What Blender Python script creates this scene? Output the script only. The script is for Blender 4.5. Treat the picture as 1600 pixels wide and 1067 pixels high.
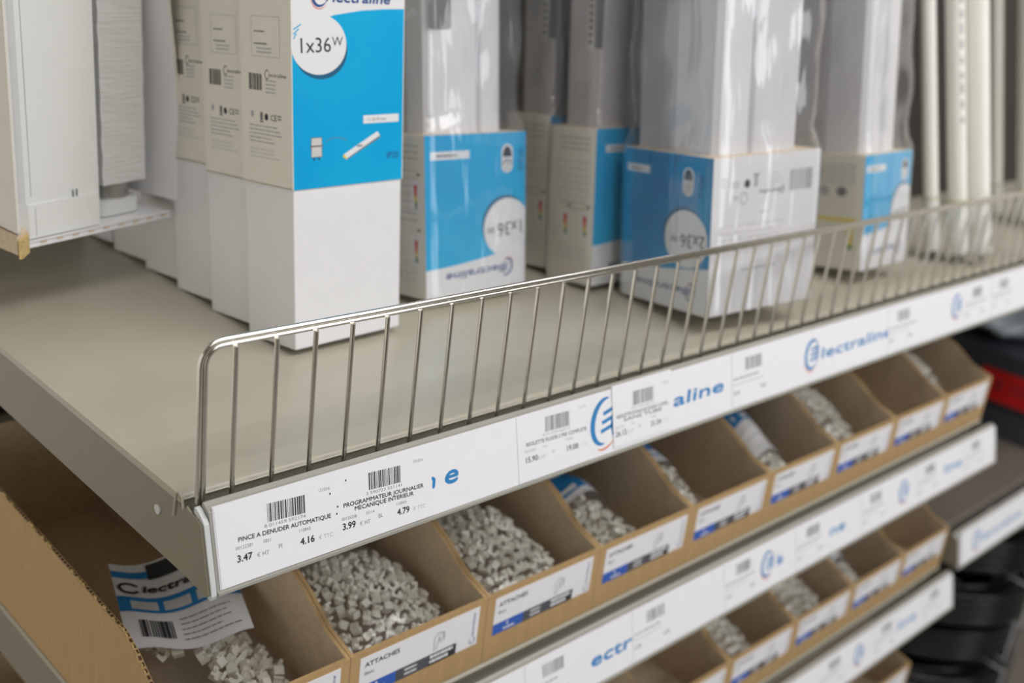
import bpy, bmesh, math, random
from mathutils import Matrix, Vector, Euler

for o in list(bpy.data.objects):
    bpy.data.objects.remove(o)
SC = bpy.context.scene
COL = SC.collection
R = random.Random(7)

# ------------------------------------------------------------------ camera
cam_d = bpy.data.cameras.new('camera')
cam = bpy.data.objects.new('camera', cam_d)
COL.objects.link(cam)
cam_d.sensor_width = 36.0
cam_d.lens = 1757.283 / 1600 * 36
cam_d.clip_start = 0.01
rgt = Vector((0.71432, -0.69046, 0.11399)); dwn = Vector((-0.16486, -0.32431, -0.93147)); fwd = Vector((0.68012, 0.64658, -0.34549))
rgt.normalize(); fwd.normalize(); dwn = fwd.cross(rgt).normalized(); rgt = dwn.cross(fwd).normalized()
m = Matrix((rgt, -dwn, -fwd)).transposed().to_4x4()
m.translation = Vector((-0.2700, -0.4752, 0.3050))
cam.matrix_world = m
cam_d.dof.use_dof = True
cam_d.dof.focus_distance = 0.655
cam_d.dof.aperture_fstop = 5.0
SC.camera = cam
# ------------------------------------------------------------------ world, lights, exposure
w = bpy.data.worlds.new('shop_light'); SC.world = w; w.use_nodes = True
bg = w.node_tree.nodes['Background']; bg.inputs[0].default_value = (1.0, 0.95, 0.86, 1); bg.inputs[1].default_value = 0.70
def area(name, loc, rot, sx, sy, power, col=(1, 0.97, 0.92)):
    l = bpy.data.lights.new(name, 'AREA'); l.shape = 'RECTANGLE'; l.size = sx; l.size_y = sy; l.energy = power; l.color = col
    o = bpy.data.objects.new(name, l); COL.objects.link(o); o.location = loc; o.rotation_euler = rot
    return o
# rows of ceiling strip lights running along the aisles
area('ceiling_strip_light', (0.85, -0.80, 1.62), (math.radians(12), 0, 0), 2.4, 0.60, 31, (1, 0.985, 0.97))
area('ceiling_strip_light', (0.9, -2.3, 1.62), (math.radians(30), 0, 0), 3.0, 0.45, 18, (1, 0.985, 0.97))
# added upright light in front: streaks on film and wire, front fill
area('added_front_light', (1.5, -3.0, 0.55), (math.radians(90), 0, math.radians(18)), 1.5, 1.9, 20, (0.93, 0.96, 1.0))
SC.view_settings.view_transform = 'Standard'; SC.view_settings.look = 'None'
SC.view_settings.gamma = 1.0; SC.view_settings.use_curve_mapping = False
SC.view_settings.exposure = 0.10

# ------------------------------------------------------------------ materials
def lin(c):
    return tuple((x / 12.92 if x <= 0.04045 else ((x + 0.055) / 1.055) ** 2.4) for x in (v / 255 for v in c))
MATS = {}
def mat(name, rgb, rough=0.5, metal=0.0, var=0.06, scale=60, bump=0.0, bscale=200, spec=0.5, stretch=None, coat=0.0, second=None, trans=0.0):
    if name in MATS: return MATS[name]
    M = bpy.data.materials.new(name); M.use_nodes = True
    nt = M.node_tree; b = nt.nodes['Principled BSDF']
    c = lin(rgb)
    tc = nt.nodes.new('ShaderNodeTexCoord'); mp = nt.nodes.new('ShaderNodeMapping')
    nt.links.new(tc.outputs['Object'], mp.inputs[0])
    if stretch: mp.inputs['Scale'].default_value = stretch
    n = nt.nodes.new('ShaderNodeTexNoise'); n.inputs['Scale'].default_value = scale; n.inputs['Detail'].default_value = 4
    nt.links.new(mp.outputs[0], n.inputs['Vector'])
    r = nt.nodes.new('ShaderNodeValToRGB')
    s = lin(second) if second else tuple(min(1, x * (1 + var)) for x in c)
    r.color_ramp.elements[0].position = 0.35; r.color_ramp.elements[1].position = 0.7
    r.color_ramp.elements[0].color = (*(c if second else tuple(x * (1 - var) for x in c)), 1)
    r.color_ramp.elements[1].color = (*s, 1)
    nt.links.new(n.outputs['Fac'], r.inputs[0]); nt.links.new(r.outputs[0], b.inputs['Base Color'])
    b.inputs['Roughness'].default_value = rough; b.inputs['Metallic'].default_value = metal
    b.inputs['Specular IOR Level'].default_value = spec; b.inputs['Coat Weight'].default_value = coat
    b.inputs['Transmission Weight'].default_value = trans
    if bump:
        n2 = nt.nodes.new('ShaderNodeTexNoise'); n2.inputs['Scale'].default_value = bscale; n2.inputs['Detail'].default_value = 3
        nt.links.new(mp.outputs[0], n2.inputs['Vector'])
        bp = nt.nodes.new('ShaderNodeBump'); bp.inputs['Strength'].default_value = bump; bp.inputs['Distance'].default_value = 0.002
        nt.links.new(n2.outputs['Fac'], bp.inputs['Height']); nt.links.new(bp.outputs[0], b.inputs['Normal'])
    MATS[name] = M
    return M
def film_mat(name, base=0.05, edge=0.55, rough=0.08, bump=0.5, bscale=35, tint=(1, 1, 1), haze=0.0, blend=0.3, stretch=(1, 1, 1)):
    M = bpy.data.materials.new(name); M.use_nodes = True; nt = M.node_tree
    nt.nodes.remove(nt.nodes['Principled BSDF']); out = nt.nodes['Material Output']
    tr = nt.nodes.new('ShaderNodeBsdfTransparent'); tr.inputs[0].default_value = (*tint, 1)
    gl = nt.nodes.new('ShaderNodeBsdfGlossy'); gl.inputs['Roughness'].default_value = rough
    df = nt.nodes.new('ShaderNodeBsdfDiffuse'); df.inputs[0].default_value = (0.85, 0.86, 0.9, 1)
    lw = nt.nodes.new('ShaderNodeLayerWeight'); lw.inputs[0].default_value = blend
    mr = nt.nodes.new('ShaderNodeMapRange'); mr.inputs[3].default_value = base; mr.inputs[4].default_value = edge
    tc = nt.nodes.new('ShaderNodeTexCoord'); n = nt.nodes.new('ShaderNodeTexNoise'); n.inputs['Scale'].default_value = bscale; n.inputs['Detail'].default_value = 2; n.inputs['Distortion'].default_value = 1.0
    mp = nt.nodes.new('ShaderNodeMapping'); mp.inputs['Scale'].default_value = stretch
    nt.links.new(tc.outputs['Object'], mp.inputs[0]); nt.links.new(mp.outputs[0], n.inputs['Vector'])
    bp = nt.nodes.new('ShaderNodeBump'); bp.inputs['Strength'].default_value = bump; bp.inputs['Distance'].default_value = 0.004
    nt.links.new(n.outputs['Fac'], bp.inputs['Height'])
    nt.links.new(bp.outputs[0], gl.inputs['Normal']); nt.links.new(bp.outputs[0], lw.inputs['Normal'])
    nt.links.new(lw.outputs['Facing'], mr.inputs[0])
    m1 = nt.nodes.new('ShaderNodeMixShader'); m1.inputs[0].default_value = haze
    nt.links.new(tr.outputs[0], m1.inputs[1]); nt.links.new(df.outputs[0], m1.inputs[2])
    mx = nt.nodes.new('ShaderNodeMixShader')
    nt.links.new(mr.outputs[0], mx.inputs[0]); nt.links.new(m1.outputs[0], mx.inputs[1]); nt.links.new(gl.outputs[0], mx.inputs[2])
    nt.links.new(mx.outputs[0], out.inputs[0])
    MATS[name] = M
    return M
SHELF = mat('shelf_enamel', (176, 171, 155), 0.33, var=0.02, scale=30, bump=0.03, bscale=900)
SHELFSIDE = mat('shelf_side_shaded', (134, 127, 109), 0.42, var=0.02, scale=30)  # shelf enamel darkened: shade on the side flanges put into the colour
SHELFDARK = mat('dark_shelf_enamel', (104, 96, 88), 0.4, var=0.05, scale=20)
RAIL = mat('rail_plastic', (158, 157, 149), 0.35, var=0.03, scale=40)
RAILEND = mat('rail_end_plastic', (205, 208, 208), 0.3, var=0.03)
PANEL = mat('back_panel_enamel', (62, 58, 54), 0.5, var=0.08, scale=15)
CHROME = mat('chrome_wire', (222, 218, 210), 0.15, metal=1.0, var=0.04, scale=80)
PAPER = mat('tag_paper', (236, 236, 241), 0.55, var=0.012, scale=90)
BLACK = mat('black_ink', (28, 28, 30), 0.6)
GREY = mat('grey_ink', (120, 120, 124), 0.6)
LGREY = mat('light_grey_ink', (176, 176, 180), 0.6)
VLGREY = mat('pale_grey_ink', (206, 205, 205), 0.6)
BRAND = mat('brand_blue_ink', (38, 128, 192), 0.5, var=0.05)
BRANDL = mat('brand_blue_faded', (92, 152, 200), 0.5, var=0.05)
NAVY = mat('brand_navy_ink', (30, 74, 140), 0.5)
ORANGE = mat('brand_orange_ink', (226, 110, 72), 0.5)
CARD = mat('corrugated_board', (184, 152, 106), 0.75, var=0.05, scale=220, stretch=(1, 1, 0.12), bump=0.1, bscale=400)
CARDIN = mat('corrugated_board_inside', (216, 196, 170), 0.8, var=0.07, scale=160)
CARDEDGE = mat('board_edge', (205, 178, 120), 0.8, var=0.2, scale=400)
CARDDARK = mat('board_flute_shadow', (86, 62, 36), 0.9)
LBLUE = mat('label_blue', (52, 98, 190), 0.5, var=0.03)
LDARK = mat('label_dark_grey', (84, 84, 92), 0.5)
LBLACK = mat('label_black', (48, 48, 54), 0.5)
WHITE = mat('white_carton', (232, 232, 235), 0.42, var=0.012, scale=40)
OFFW = mat('offwhite_carton', (231, 227, 216), 0.4, var=0.02, scale=30)
BLUE = mat('printed_cyan', (0, 164, 222), 0.36, scale=9, second=(24, 178, 228), coat=0.0, spec=0.22)
BLUE2 = mat('printed_blue_cooler', (18, 130, 192), 0.30, scale=9, second=(50, 164, 214), coat=0.0, spec=0.3)
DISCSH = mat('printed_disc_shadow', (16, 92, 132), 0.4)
TRAY = mat('grey_polycarbonate', (186, 185, 188), 0.45, var=0.03, scale=20)
TRAYD = mat('grey_gear_tray', (118, 118, 122), 0.4, var=0.05)
DIFF = mat('opal_diffuser', (226, 226, 231), 0.22, var=0.02, scale=15, coat=0.3)
DIFFL = mat('opal_diffuser_ridge', (232, 232, 236), 0.2, var=0.02, scale=15, coat=0.3)
GLASSW = mat('tube_phosphor_white', (238, 238, 229), 0.18, var=0.015, coat=0.4)
TUBEEND = mat('tube_end_white', (226, 226, 220), 0.35)
RING = mat('tube_end_ring', (196, 192, 160), 0.4)
PIN = mat('dark_pin', (40, 40, 42), 0.4, metal=0.5)
LUM = mat('white_enamel', (230, 231, 229), 0.3, var=0.01)
WRAP = mat('white_wrapping_paper', (226, 226, 226), 0.6, bump=0.5, bscale=120, stretch=(0.4, 0.4, 3.0), var=0.015)
METAL = mat('brushed_metal', (190, 188, 184), 0.3, metal=1.0)
CLIP = mat('clip_plastic', (247, 245, 234), 0.4, var=0.03, scale=90)
RED = mat('red_label', (214, 24, 28), 0.45)
DKPLA = mat('dark_blue_grey_plastic', (66, 68, 78), 0.45, var=0.06)
COIL = mat('black_cable_sheath', (15, 14, 13), 0.24, var=0.1, spec=0.35)
YEL = mat('energy_yellow', (230, 205, 40), 0.5); GRN = mat('energy_green', (80, 140, 60), 0.5)
FLOOR = mat('floor_vinyl', (178, 175, 170), 0.4, var=0.08, scale=5)
WALLM = mat('far_aisle_stock', (150, 142, 132), 0.7, scale=4, second=(88, 82, 78))
CEIL = mat('ceiling_tile', (170, 168, 164), 0.8, var=0.03, scale=6)
FILM = film_mat('shrink_film', base=0.03, edge=0.62, rough=0.07, bump=0.26, bscale=60, haze=0.04, stretch=(1, 1, 0.10))
BAGF = film_mat('poly_bag', base=0.04, edge=0.24, rough=0.10, bump=0.6, bscale=60, haze=0.035, blend=0.15)

# ------------------------------------------------------------------ mesh helpers
class MB:
    def __init__(s): s.v = []; s.f = []; s.m = []; s.mats = []
    def mi(s, M):
        if M not in s.mats: s.mats.append(M)
        return s.mats.index(M)
    def poly(s, pts, M):
        i = len(s.v); s.v += [tuple(p) for p in pts]; s.f.append(tuple(range(i, i + len(pts)))); s.m.append(s.mi(M))
    def mesh(s, vs, fs, M):
        i = len(s.v); s.v += [tuple(p) for p in vs]; k = s.mi(M)
        for f in fs: s.f.append(tuple(i + j for j in f)); s.m.append(k)
    def box(s, a, b, M, T=None):
        x0, y0, z0 = a; x1, y1, z1 = b
        vs = [Vector(p) for p in ((x0,y0,z0),(x1,y0,z0),(x1,y1,z0),(x0,y1,z0),(x0,y0,z1),(x1,y0,z1),(x1,y1,z1),(x0,y1,z1))]
        if T: vs = [T @ p for p in vs]
        s.mesh(vs, [(0,3,2,1),(4,5,6,7),(0,1,5,4),(1,2,6,5),(2,3,7,6),(3,0,4,7)], M)
    def prism(s, prof, axis, a, b, M, capM=None):
        # prof: list of 2D points; extruded along axis from a to b. axis x: (y,z); y: (x,z); z: (x,y)
        def P(p, t):
            return {'x': (t, p[0], p[1]), 'y': (p[0], t, p[1]), 'z': (p[0], p[1], t)}[axis]
        n = len(prof); vs = [P(p, a) for p in prof] + [P(p, b) for p in prof]
        s.mesh(vs, [(i, (i + 1) % n, n + (i + 1) % n, n + i) for i in range(n)], M)
        s.mesh(vs, [tuple(range(n))[::-1], tuple(range(n, 2 * n))], capM or M)
    def tube(s, path, r, M, seg=10, closed=False, cap=True):
        path = [Vector(p) for p in path]; n = len(path); rings = []
        up = Vector((0, 0, 1)); prev = None
        for i, p in enumerate(path):
            if closed: t = (path[(i + 1) % n] - path[i - 1])
            else: t = path[min(i + 1, n - 1)] - path[max(i - 1, 0)]
            t.normalize()
            if prev is None:
                a = t.orthogonal().normalized()
            else:
                a = (prev - t * prev.dot(t)).normalized()
            prev = a; b = t.cross(a)
            rr = r[i] if isinstance(r, (list, tuple)) else r
            rings.append([p + (a * math.cos(k * 2 * math.pi / seg) + b * math.sin(k * 2 * math.pi / seg)) * rr for k in range(seg)])
        vs = [q for ring in rings for q in ring]; fs = []
        for i in range(n if closed else n - 1):
            j = (i + 1) % n
            for k in range(seg):
                fs.append((i * seg + k, i * seg + (k + 1) % seg, j * seg + (k + 1) % seg, j * seg + k))
        if cap and not closed: fs += [tuple(range(seg))[::-1], tuple((n - 1) * seg + k for k in range(seg))]
        s.mesh(vs, fs, M)
    def grid(s, fn, nu, nv, M, closed_u=False):
        vs = [fn(i / nu, j / nv) for j in range(nv + 1) for i in range(nu + (0 if closed_u else 1))]
        wd = nu if closed_u else nu + 1
        fs = [(j * wd + i, j * wd + (i + 1) % wd, (j + 1) * wd + (i + 1) % wd, (j + 1) * wd + i) for j in range(nv) for i in range(nu)]
        s.mesh(vs, fs, M)
    def build(s, name, parent=None, smooth=False, bevel=0.0, auto=False, fixn=True):
        me = bpy.data.meshes.new(name); me.from_pydata(s.v, [], s.f)
        for M in s.mats: me.materials.append(M)
        me.polygons.foreach_set('material_index', s.m)
        if smooth or auto: me.polygons.foreach_set('use_smooth', [True] * len(me.polygons))
        if auto:
            bm = bmesh.new(); bm.from_mesh(me)
            for e in bm.edges:
                if len(e.link_faces) == 2 and e.calc_face_angle(0) > 0.6: e.smooth = False
            bm.to_mesh(me); bm.free()
        me.update()
        o = bpy.data.objects.new(name, me); COL.objects.link(o)
        if bevel:
            md = o.modifiers.new('bevel', 'BEVEL'); md.width = bevel; md.segments = 2; md.limit_method = 'ANGLE'; md.angle_limit = math.radians(50)
        if parent: o.parent = parent
        return o
def tag(o, label=None, cat=None, group=None, kind=None):
    if label: o['label'] = label
    if cat: o['category'] = cat
    if group: o['group'] = group
    if kind: o['kind'] = kind
    return o
def thing(name, label, cat, loc=(0, 0, 0), group=None, M=None):
    o = bpy.data.objects.new(name, None); COL.objects.link(o); o.empty_display_size = 0.02
    if M is not None: o.matrix_world = M
    else: o.location = loc
    return tag(o, label, cat, group)
def dup(root, loc=None, M=None, label=None, group=None):
    r = root.copy(); COL.objects.link(r)
    if M is not None: r.matrix_world = M
    elif loc is not None: r.location = loc
    if label: r['label'] = label
    if group: r['group'] = group
    for ch in list(root.children):
        c = ch.copy(); COL.objects.link(c); c.parent = r
        for g in list(ch.children):
            d = g.copy(); COL.objects.link(d); d.parent = c
    return r
# ------------------------------------------------------------------ printing helpers (ink as thin geometry on its own sheet)
_tc = {}
def text_geo(s):
    if s in _tc: return _tc[s]
    cu = bpy.data.curves.new('t', 'FONT'); cu.body = s; cu.size = 1.0; cu.resolution_u = 3
    o = bpy.data.objects.new('t', cu); COL.objects.link(o)
    dg = bpy.context.evaluated_depsgraph_get(); dg.update()
    me = o.evaluated_get(dg).to_mesh()
    vs = [(v.co.x, v.co.y) for v in me.vertices]; fs = [tuple(p.vertices) for p in me.polygons]
    o.evaluated_get(dg).to_mesh_clear()
    bpy.data.objects.remove(o); bpy.data.curves.remove(cu)
    wd = max([v[0] for v in vs] or [0])
    _tc[s] = (vs, fs, wd); return _tc[s]
class Sheet:
    """prints onto a plane: O + u*ex + v*ey, lifted along n"""
    def __init__(s, mb, O, ex, ey, n=None, flip=False, warp=None):
        s.mb = mb; s.O = Vector(O); s.ex = Vector(ex).normalized(); s.ey = Vector(ey).normalized()
        s.n = Vector(n).normalized() if n else s.ex.cross(s.ey).normalized(); s.lift = 0.0001; s.warp = warp
    def P(s, u, v, l=None):
        if s.warp: return s.warp(u, v, s.lift if l is None else l)
        return s.O + s.ex * u + s.ey * v + s.n * (s.lift if l is None else l)
    def poly(s, pts, M, l=None): s.mb.poly([s.P(u, v, l) for u, v in pts], M)
    def rect(s, u0, v0, u1, v1, M, l=None): s.poly([(u0, v0), (u1, v0), (u1, v1), (u0, v1)], M, l)
    def ell(s, cu, cv, ru, rv, M, l=None, n=40, clip=None):
        pts = [(cu + ru * math.cos(k * 2 * math.pi / n), cv + rv * math.sin(k * 2 * math.pi / n)) for k in range(n)]
        if clip: pts = [(min(max(a, clip[0]), clip[1]), b) for a, b in pts]
        s.poly(pts, M, l)
    def stroke(s, pts, w, M, l=None, taper=False):
        n = len(pts); L = []; Rr = []
        for i in range(n):
            a = pts[max(i - 1, 0)]; b = pts[min(i + 1, n - 1)]
            dx, dy = b[0] - a[0], b[1] - a[1]; d = math.hypot(dx, dy) or 1
            ww = w * (math.sin(math.pi * (i + 0.35) / (n - 0.3)) ** 0.7 if taper else 1) / 2
            L.append((pts[i][0] - dy / d * ww, pts[i][1] + dx / d * ww)); Rr.append((pts[i][0] + dy / d * ww, pts[i][1] - dx / d * ww))
        for i in range(n - 1): s.poly([Rr[i], Rr[i + 1], L[i + 1], L[i]], M, l)
    def frame(s, u0, v0, u1, v1, w, M, l=None):
        s.rect(u0, v0, u1, v0 + w, M, l); s.rect(u0, v1 - w, u1, v1, M, l); s.rect(u0, v0, u0 + w, v1, M, l); s.rect(u1 - w, v0, u1, v1, M, l)
    def text(s, t, u, v, h, M, ang=0.0, shear=0.0, xs=1.0, width=None, bold=0.0, l=None, flip=False):
        # h = cap height; flip turns the writing upside down about (u, v)
        vs, fs, wd = text_geo(t); k = h / 0.7
        kx = width / wd if width else k * xs
        ca, sa = math.cos(ang + (math.pi if flip else 0)), math.sin(ang + (math.pi if flip else 0))
        offs = [(0, 0)] if not bold else [(0, 0), (bold, 0), (-bold, 0), (0, bold), (0, -bold)]
        for q, (ox, oy) in enumerate(offs):
            out = []
            for x, y in vs:
                X = x * kx + y * k * shear + ox; Y = y * k + oy
                out.append(s.P(u + X * ca - Y * sa, v + X * sa + Y * ca, (s.lift if l is None else l) + q * 4e-6))
            s.mb.mesh(out, fs, M)
    def barcode(s, u0, v0, u1, v1, M, seed=1, ang=0.0, l=None, n=30):
        rr = random.Random(seed); u = 0; W = u1 - u0; H = v1 - v0; step = W / n; ca, sa = math.cos(ang), math.sin(ang)
        def T(a, b): return (u0 + a * ca - b * sa, v0 + a * sa + b * ca)
        while u < W - step:
            bw = step * rr.choice((0.45, 0.45, 0.9, 1.3))
            s.poly([T(u, 0), T(u + bw, 0), T(u + bw, H), T(u, H)], M, l); u += bw + step * rr.choice((0.5, 0.5, 0.9))
    def lines(s, u0, v0, u1, n, dv, h, M, seed=1, l=None, flip=False):
        # rows of print too small to read: broken dashes
        rr = random.Random(seed)
        for i in range(n):
            u = u0; v = v0 - i * dv; end = u0 + (u1 - u0) * rr.uniform(0.6, 1.0)
            while u < end:
                ww = min((u1 - u0) * rr.uniform(0.05, 0.16), end - u)
                s.rect(u, v, u + ww, v + h, M, l); u += ww + (u1 - u0) * 0.02
    def arc(s, cu, cv, ru, rv, a0, a1, w, M, l=None, n=28, taper=True):
        s.stroke([(cu + ru * math.cos(math.radians(a0 + (a1 - a0) * k / n)), cv + rv * math.sin(math.radians(a0 + (a1 - a0) * k / n))) for k in range(n + 1)], w, M, l, taper)
    def emblem(s, cu, cv, r, M, M2=None, half=None, flip=False, sh=0.18, l=None):
        # ring with three prongs and a thin orange sweep under it
        f = -1 if flip else 1
        def E(a, k=1.0): return (cu + f * (r * 0.82 * k * math.cos(a) + sh * r * k * math.sin(a)), cv + f * r * k * math.sin(a))
        def cut(pts): return [p for p in pts if half is None or p[0] <= half]
        ring = cut([E(math.radians(35 + 285 * k / 30)) for k in range(31)])
        if half is None:
            s.stroke(ring, r * 0.30, M, l, True)
            s.stroke([E(math.radians(-40 + 75 * k / 8)) for k in range(9)], r * 0.14, M, l)
            s.stroke([E(math.radians(195 + 120 * k / 14), 1.22) for k in range(15)], r * 0.09, M2 or ORANGE, l, True)
        else:
            s.stroke([E(math.radians(80 + 195 * k / 24)) for k in range(25)], r * 0.30, M, l, True)
            s.stroke([(half, cv + r * 0.50), (half - 0.2 * r, cv - r * 0.3), (half - 0.1 * r, cv - r * 0.75)], r * 0.14, M, l)
            s.stroke([E(math.radians(250 + 60 * k / 10), 1.25) for k in range(11)], r * 0.09, M2 or ORANGE, l, True)
        if half is None: s.stroke([(cu + f * r * (0.60 + sh * a), cv + f * r * (a + 0.06)) for a in (0.50, 0.30, 0.05, -0.20, -0.42)], r * 0.16, M, l)
        for k, (yy, x0) in enumerate(((0.38, -0.18), (0.0, -0.34), (-0.38, -0.25))):
            if k == 1: x0 += 0.12
            a = (cu + f * r * (x0 + sh * yy), cv + f * r * (yy - 0.06)); b = (cu + f * r * (0.62 + sh * yy), cv + f * r * (yy + 0.10))
            if half is not None: b = (min(b[0], half), b[1])
            s.stroke([a, b], r * 0.17, M, l)
WORD = 'lectraline'
def wordmark(S, u, v, h, M, r=None, width=None, ang=0.0, flip=False, M2=None, l=None, bold=None):
    f = -1 if flip else 1
    r = r or h * 0.85
    S.emblem(u + f * r * 0.9, v + f * h * 0.45, r, M, M2, flip=flip, l=l)
    S.text(WORD, u + f * r * 1.75, v, h, M, ang=ang, shear=0.22, width=width, flip=flip, l=l, bold=h * 0.035 if bold is None else bold)

# ------------------------------------------------------------------ setting
mb = MB(); mb.box((-3, -4, -1.25), (5, 2.2, -1.2), FLOOR); tag(mb.build('floor'), kind='structure')
mb = MB(); mb.box((-3, -4, 1.72), (5, 2.2, 1.78), CEIL); tag(mb.build('ceiling'), kind='structure')
mb = MB(); mb.box((-3, -3.2, -1.2), (5, -3.1, 1.72), WALLM); tag(mb.build('wall_front'), kind='structure')

PITCH = 0.2175      # vertical spacing of the shelves
LEN = 1.124
# gondola frame: back panel and slotted uprights
g = thing('gondola_frame', 'dark back panel with slotted posts standing behind the shelves', 'shelving frame', (0, 0.62, -1.2))
mb = MB(); mb.box((-0.02, 0.0, 0.0), (4.6, 0.02, 2.5), PANEL); mb.build('back_panel', g)
for x in (-0.03, 1.122, 2.27):
    mb = MB(); mb.box((x, -0.012, 0.0), (x + 0.012, -0.0005, 2.5), SHELFDARK)
    for k in range(40): mb.box((x + 0.004, -0.0125, 0.1 + k * 0.05), (x + 0.008, -0.011, 0.125 + k * 0.05), BLACK)
    mb.build('slotted_post', g)
mb = MB(); mb.box((-0.02, -0.55, 0.0), (2.3, -0.03, 0.10), SHELFDARK); mb.build('plinth', g, bevel=0.003)

RAILPROF = [(0.0088, -0.0275), (0.0088, -0.0258), (-0.0040, -0.0258), (-0.0040, 0.0004), (-0.0047, 0.0013), (-0.0074, 0.0000), (-0.0078, -0.0008), (-0.0084, -0.0004), (-0.0105, -0.0014),
            (-0.0112, -0.0022), (-0.0214, -0.0450), (-0.0232, -0.0454), (-0.0234, -0.0470), (-0.0200, -0.0478), (-0.0105, -0.0100), (-0.0060, -0.0275)]
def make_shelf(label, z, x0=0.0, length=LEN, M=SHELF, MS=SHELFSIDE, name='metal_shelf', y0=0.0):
    t = thing(name, label, 'shelf', (x0, y0, z))
    mb = MB()
    prof = [(0.598, -0.0042), (0.598, 0.0), (0.0145, 0.0)]
    for k in range(1, 7):
        a = math.radians(90 + 15 * k); prof.append((0.0145 + 0.0045 * math.cos(a), -0.0045 + 0.0045 * math.sin(a)))
    prof += [(0.0150, -0.0046)]
    mb.prism(prof, 'x', -0.0009, length + 0.0009, M); mb.prism([(0.590, -0.030), (0.590, -0.0043), (0.0190, -0.0047), (0.0190, -0.030)], 'x', 0.0008, length - 0.0008, M); mb.build('board', t, auto=True, bevel=0.0014)
    for sx in (0.0, length):
        mb = MB(); d = 0.0011 if sx == 0 else -0.0011
        fl = [(0.598, -0.0030), (0.030, -0.0030), (0.0125, -0.0040), (0.0098, -0.0075), (0.0062, -0.0075), (0.0040, -0.0040), (-0.0012, -0.0062), (-0.0060, -0.0066), (-0.0112, -0.0085), (-0.0205, -0.0462), (-0.0185, -0.0486), (0.005, -0.0470), (0.598, -0.0445)]
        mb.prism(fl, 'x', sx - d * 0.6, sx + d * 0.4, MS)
        sg = -1 if sx == 0 else 1
        mb.build('side_flange', t)
        mb = MB(); mb.tube([(sx + sg * 0.0004, 0.0345, -0.0200), (sx + sg * 0.0016, 0.0345, -0.0200)], 0.0029, RAILEND, 14); mb.build('rivet', t, auto=True)
        if sx == 0:
            mb = MB(); mb.tube([(-0.0012, 0.0165, -0.0150), (-0.0014, 0.0145, -0.0040), (-0.0012, 0.0135, 0.0004), (-0.0008, 0.0115, 0.0008), (-0.0002, 0.0098, -0.0010), (0.0, 0.0085, -0.0080)], 0.0008, M, 8); mb.build('hook_tab', t, auto=True)
    mb = MB(); mb.prism(RAILPROF, 'x', 0.0040, length - 0.002, RAIL); rl = mb.build('price_rail', t)
    for sx in (0.0006, length - 0.0036):
        mb = MB(); mb.prism([(-0.0020, -0.0015), (-0.0050, -0.0020), (-0.0105, -0.0055), (-0.0125, -0.0080), (-0.0222, -0.0470), (-0.0212, -0.0500), (-0.0175, -0.0500), (-0.0080, -0.0085), (-0.0020, -0.0050)], 'x', sx, sx + 0.0030, RAILEND)
        mb.build('rail_end_cap', rl, bevel=0.0009)
    return t
shelf_top = make_shelf('pale grey-beige metal shelf carrying the wire guard and the tall cartons', 0.0)
make_shelf('metal shelf under the upper row of brown cardboard bins', -PITCH)
make_shelf('metal shelf under the lower row of brown cardboard bins', -2 * PITCH)
make_shelf('lowest metal shelf, under the bin at the bottom edge of the photo', -3 * PITCH)
make_shelf('pale metal top shelf of the next bay, continuing at the right edge of the photo', 0.0, 1.1255, 1.124)
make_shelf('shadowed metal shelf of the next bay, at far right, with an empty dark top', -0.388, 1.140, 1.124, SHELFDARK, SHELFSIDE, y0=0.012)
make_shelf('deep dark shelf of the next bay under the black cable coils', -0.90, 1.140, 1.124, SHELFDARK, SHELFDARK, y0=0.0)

# ------------------------------------------------------------------ wire guard
wg = thing('wire_shelf_guard', 'chrome wire guard standing along the front edge of the top shelf', 'shelf guard', (0, 0.0028, -0.0257))
def loop(x0, x1, zt, rad):
    p = [(x0, 0, 0.0002)]
    for k in range(0, 9):
        a = math.radians(180 - k * 90 / 8); p.append((x0 + rad + rad * math.cos(a), 0, zt - rad + rad * math.sin(a)))
    for k in range(0, 9):
        a = math.radians(90 - k * 90 / 8); p.append((x1 - rad + rad * math.cos(a), 0, zt - rad + rad * math.sin(a)))
    return p + [(x1, 0, 0.0002)]
mb = MB(); mb.tube(loop(0.0052, 1.1185, 0.1145, 0.0135), 0.0016, CHROME, 12); mb.build('outer_frame', wg, auto=True)
mb = MB(); mb.tube([(x, y + 0.0003, z) for x, y, z in loop(0.0084, 1.1153, 0.1113, 0.0105)], 0.0015, CHROME, 12); mb.build('inner_frame', wg, auto=True)
mb = MB(); mb.tube([(0, -0.0016, 0.0004), (0, -0.0016, 0.1102)], 0.00145, CHROME, 10)
up0 = mb.build('upright', wg, auto=True); up0.location = (0.025, 0, 0)
for k in range(2, 45):
    u = up0.copy(); COL.objects.link(u); u.parent = wg; u.location = (0.025 * k, 0, 0)

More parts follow.
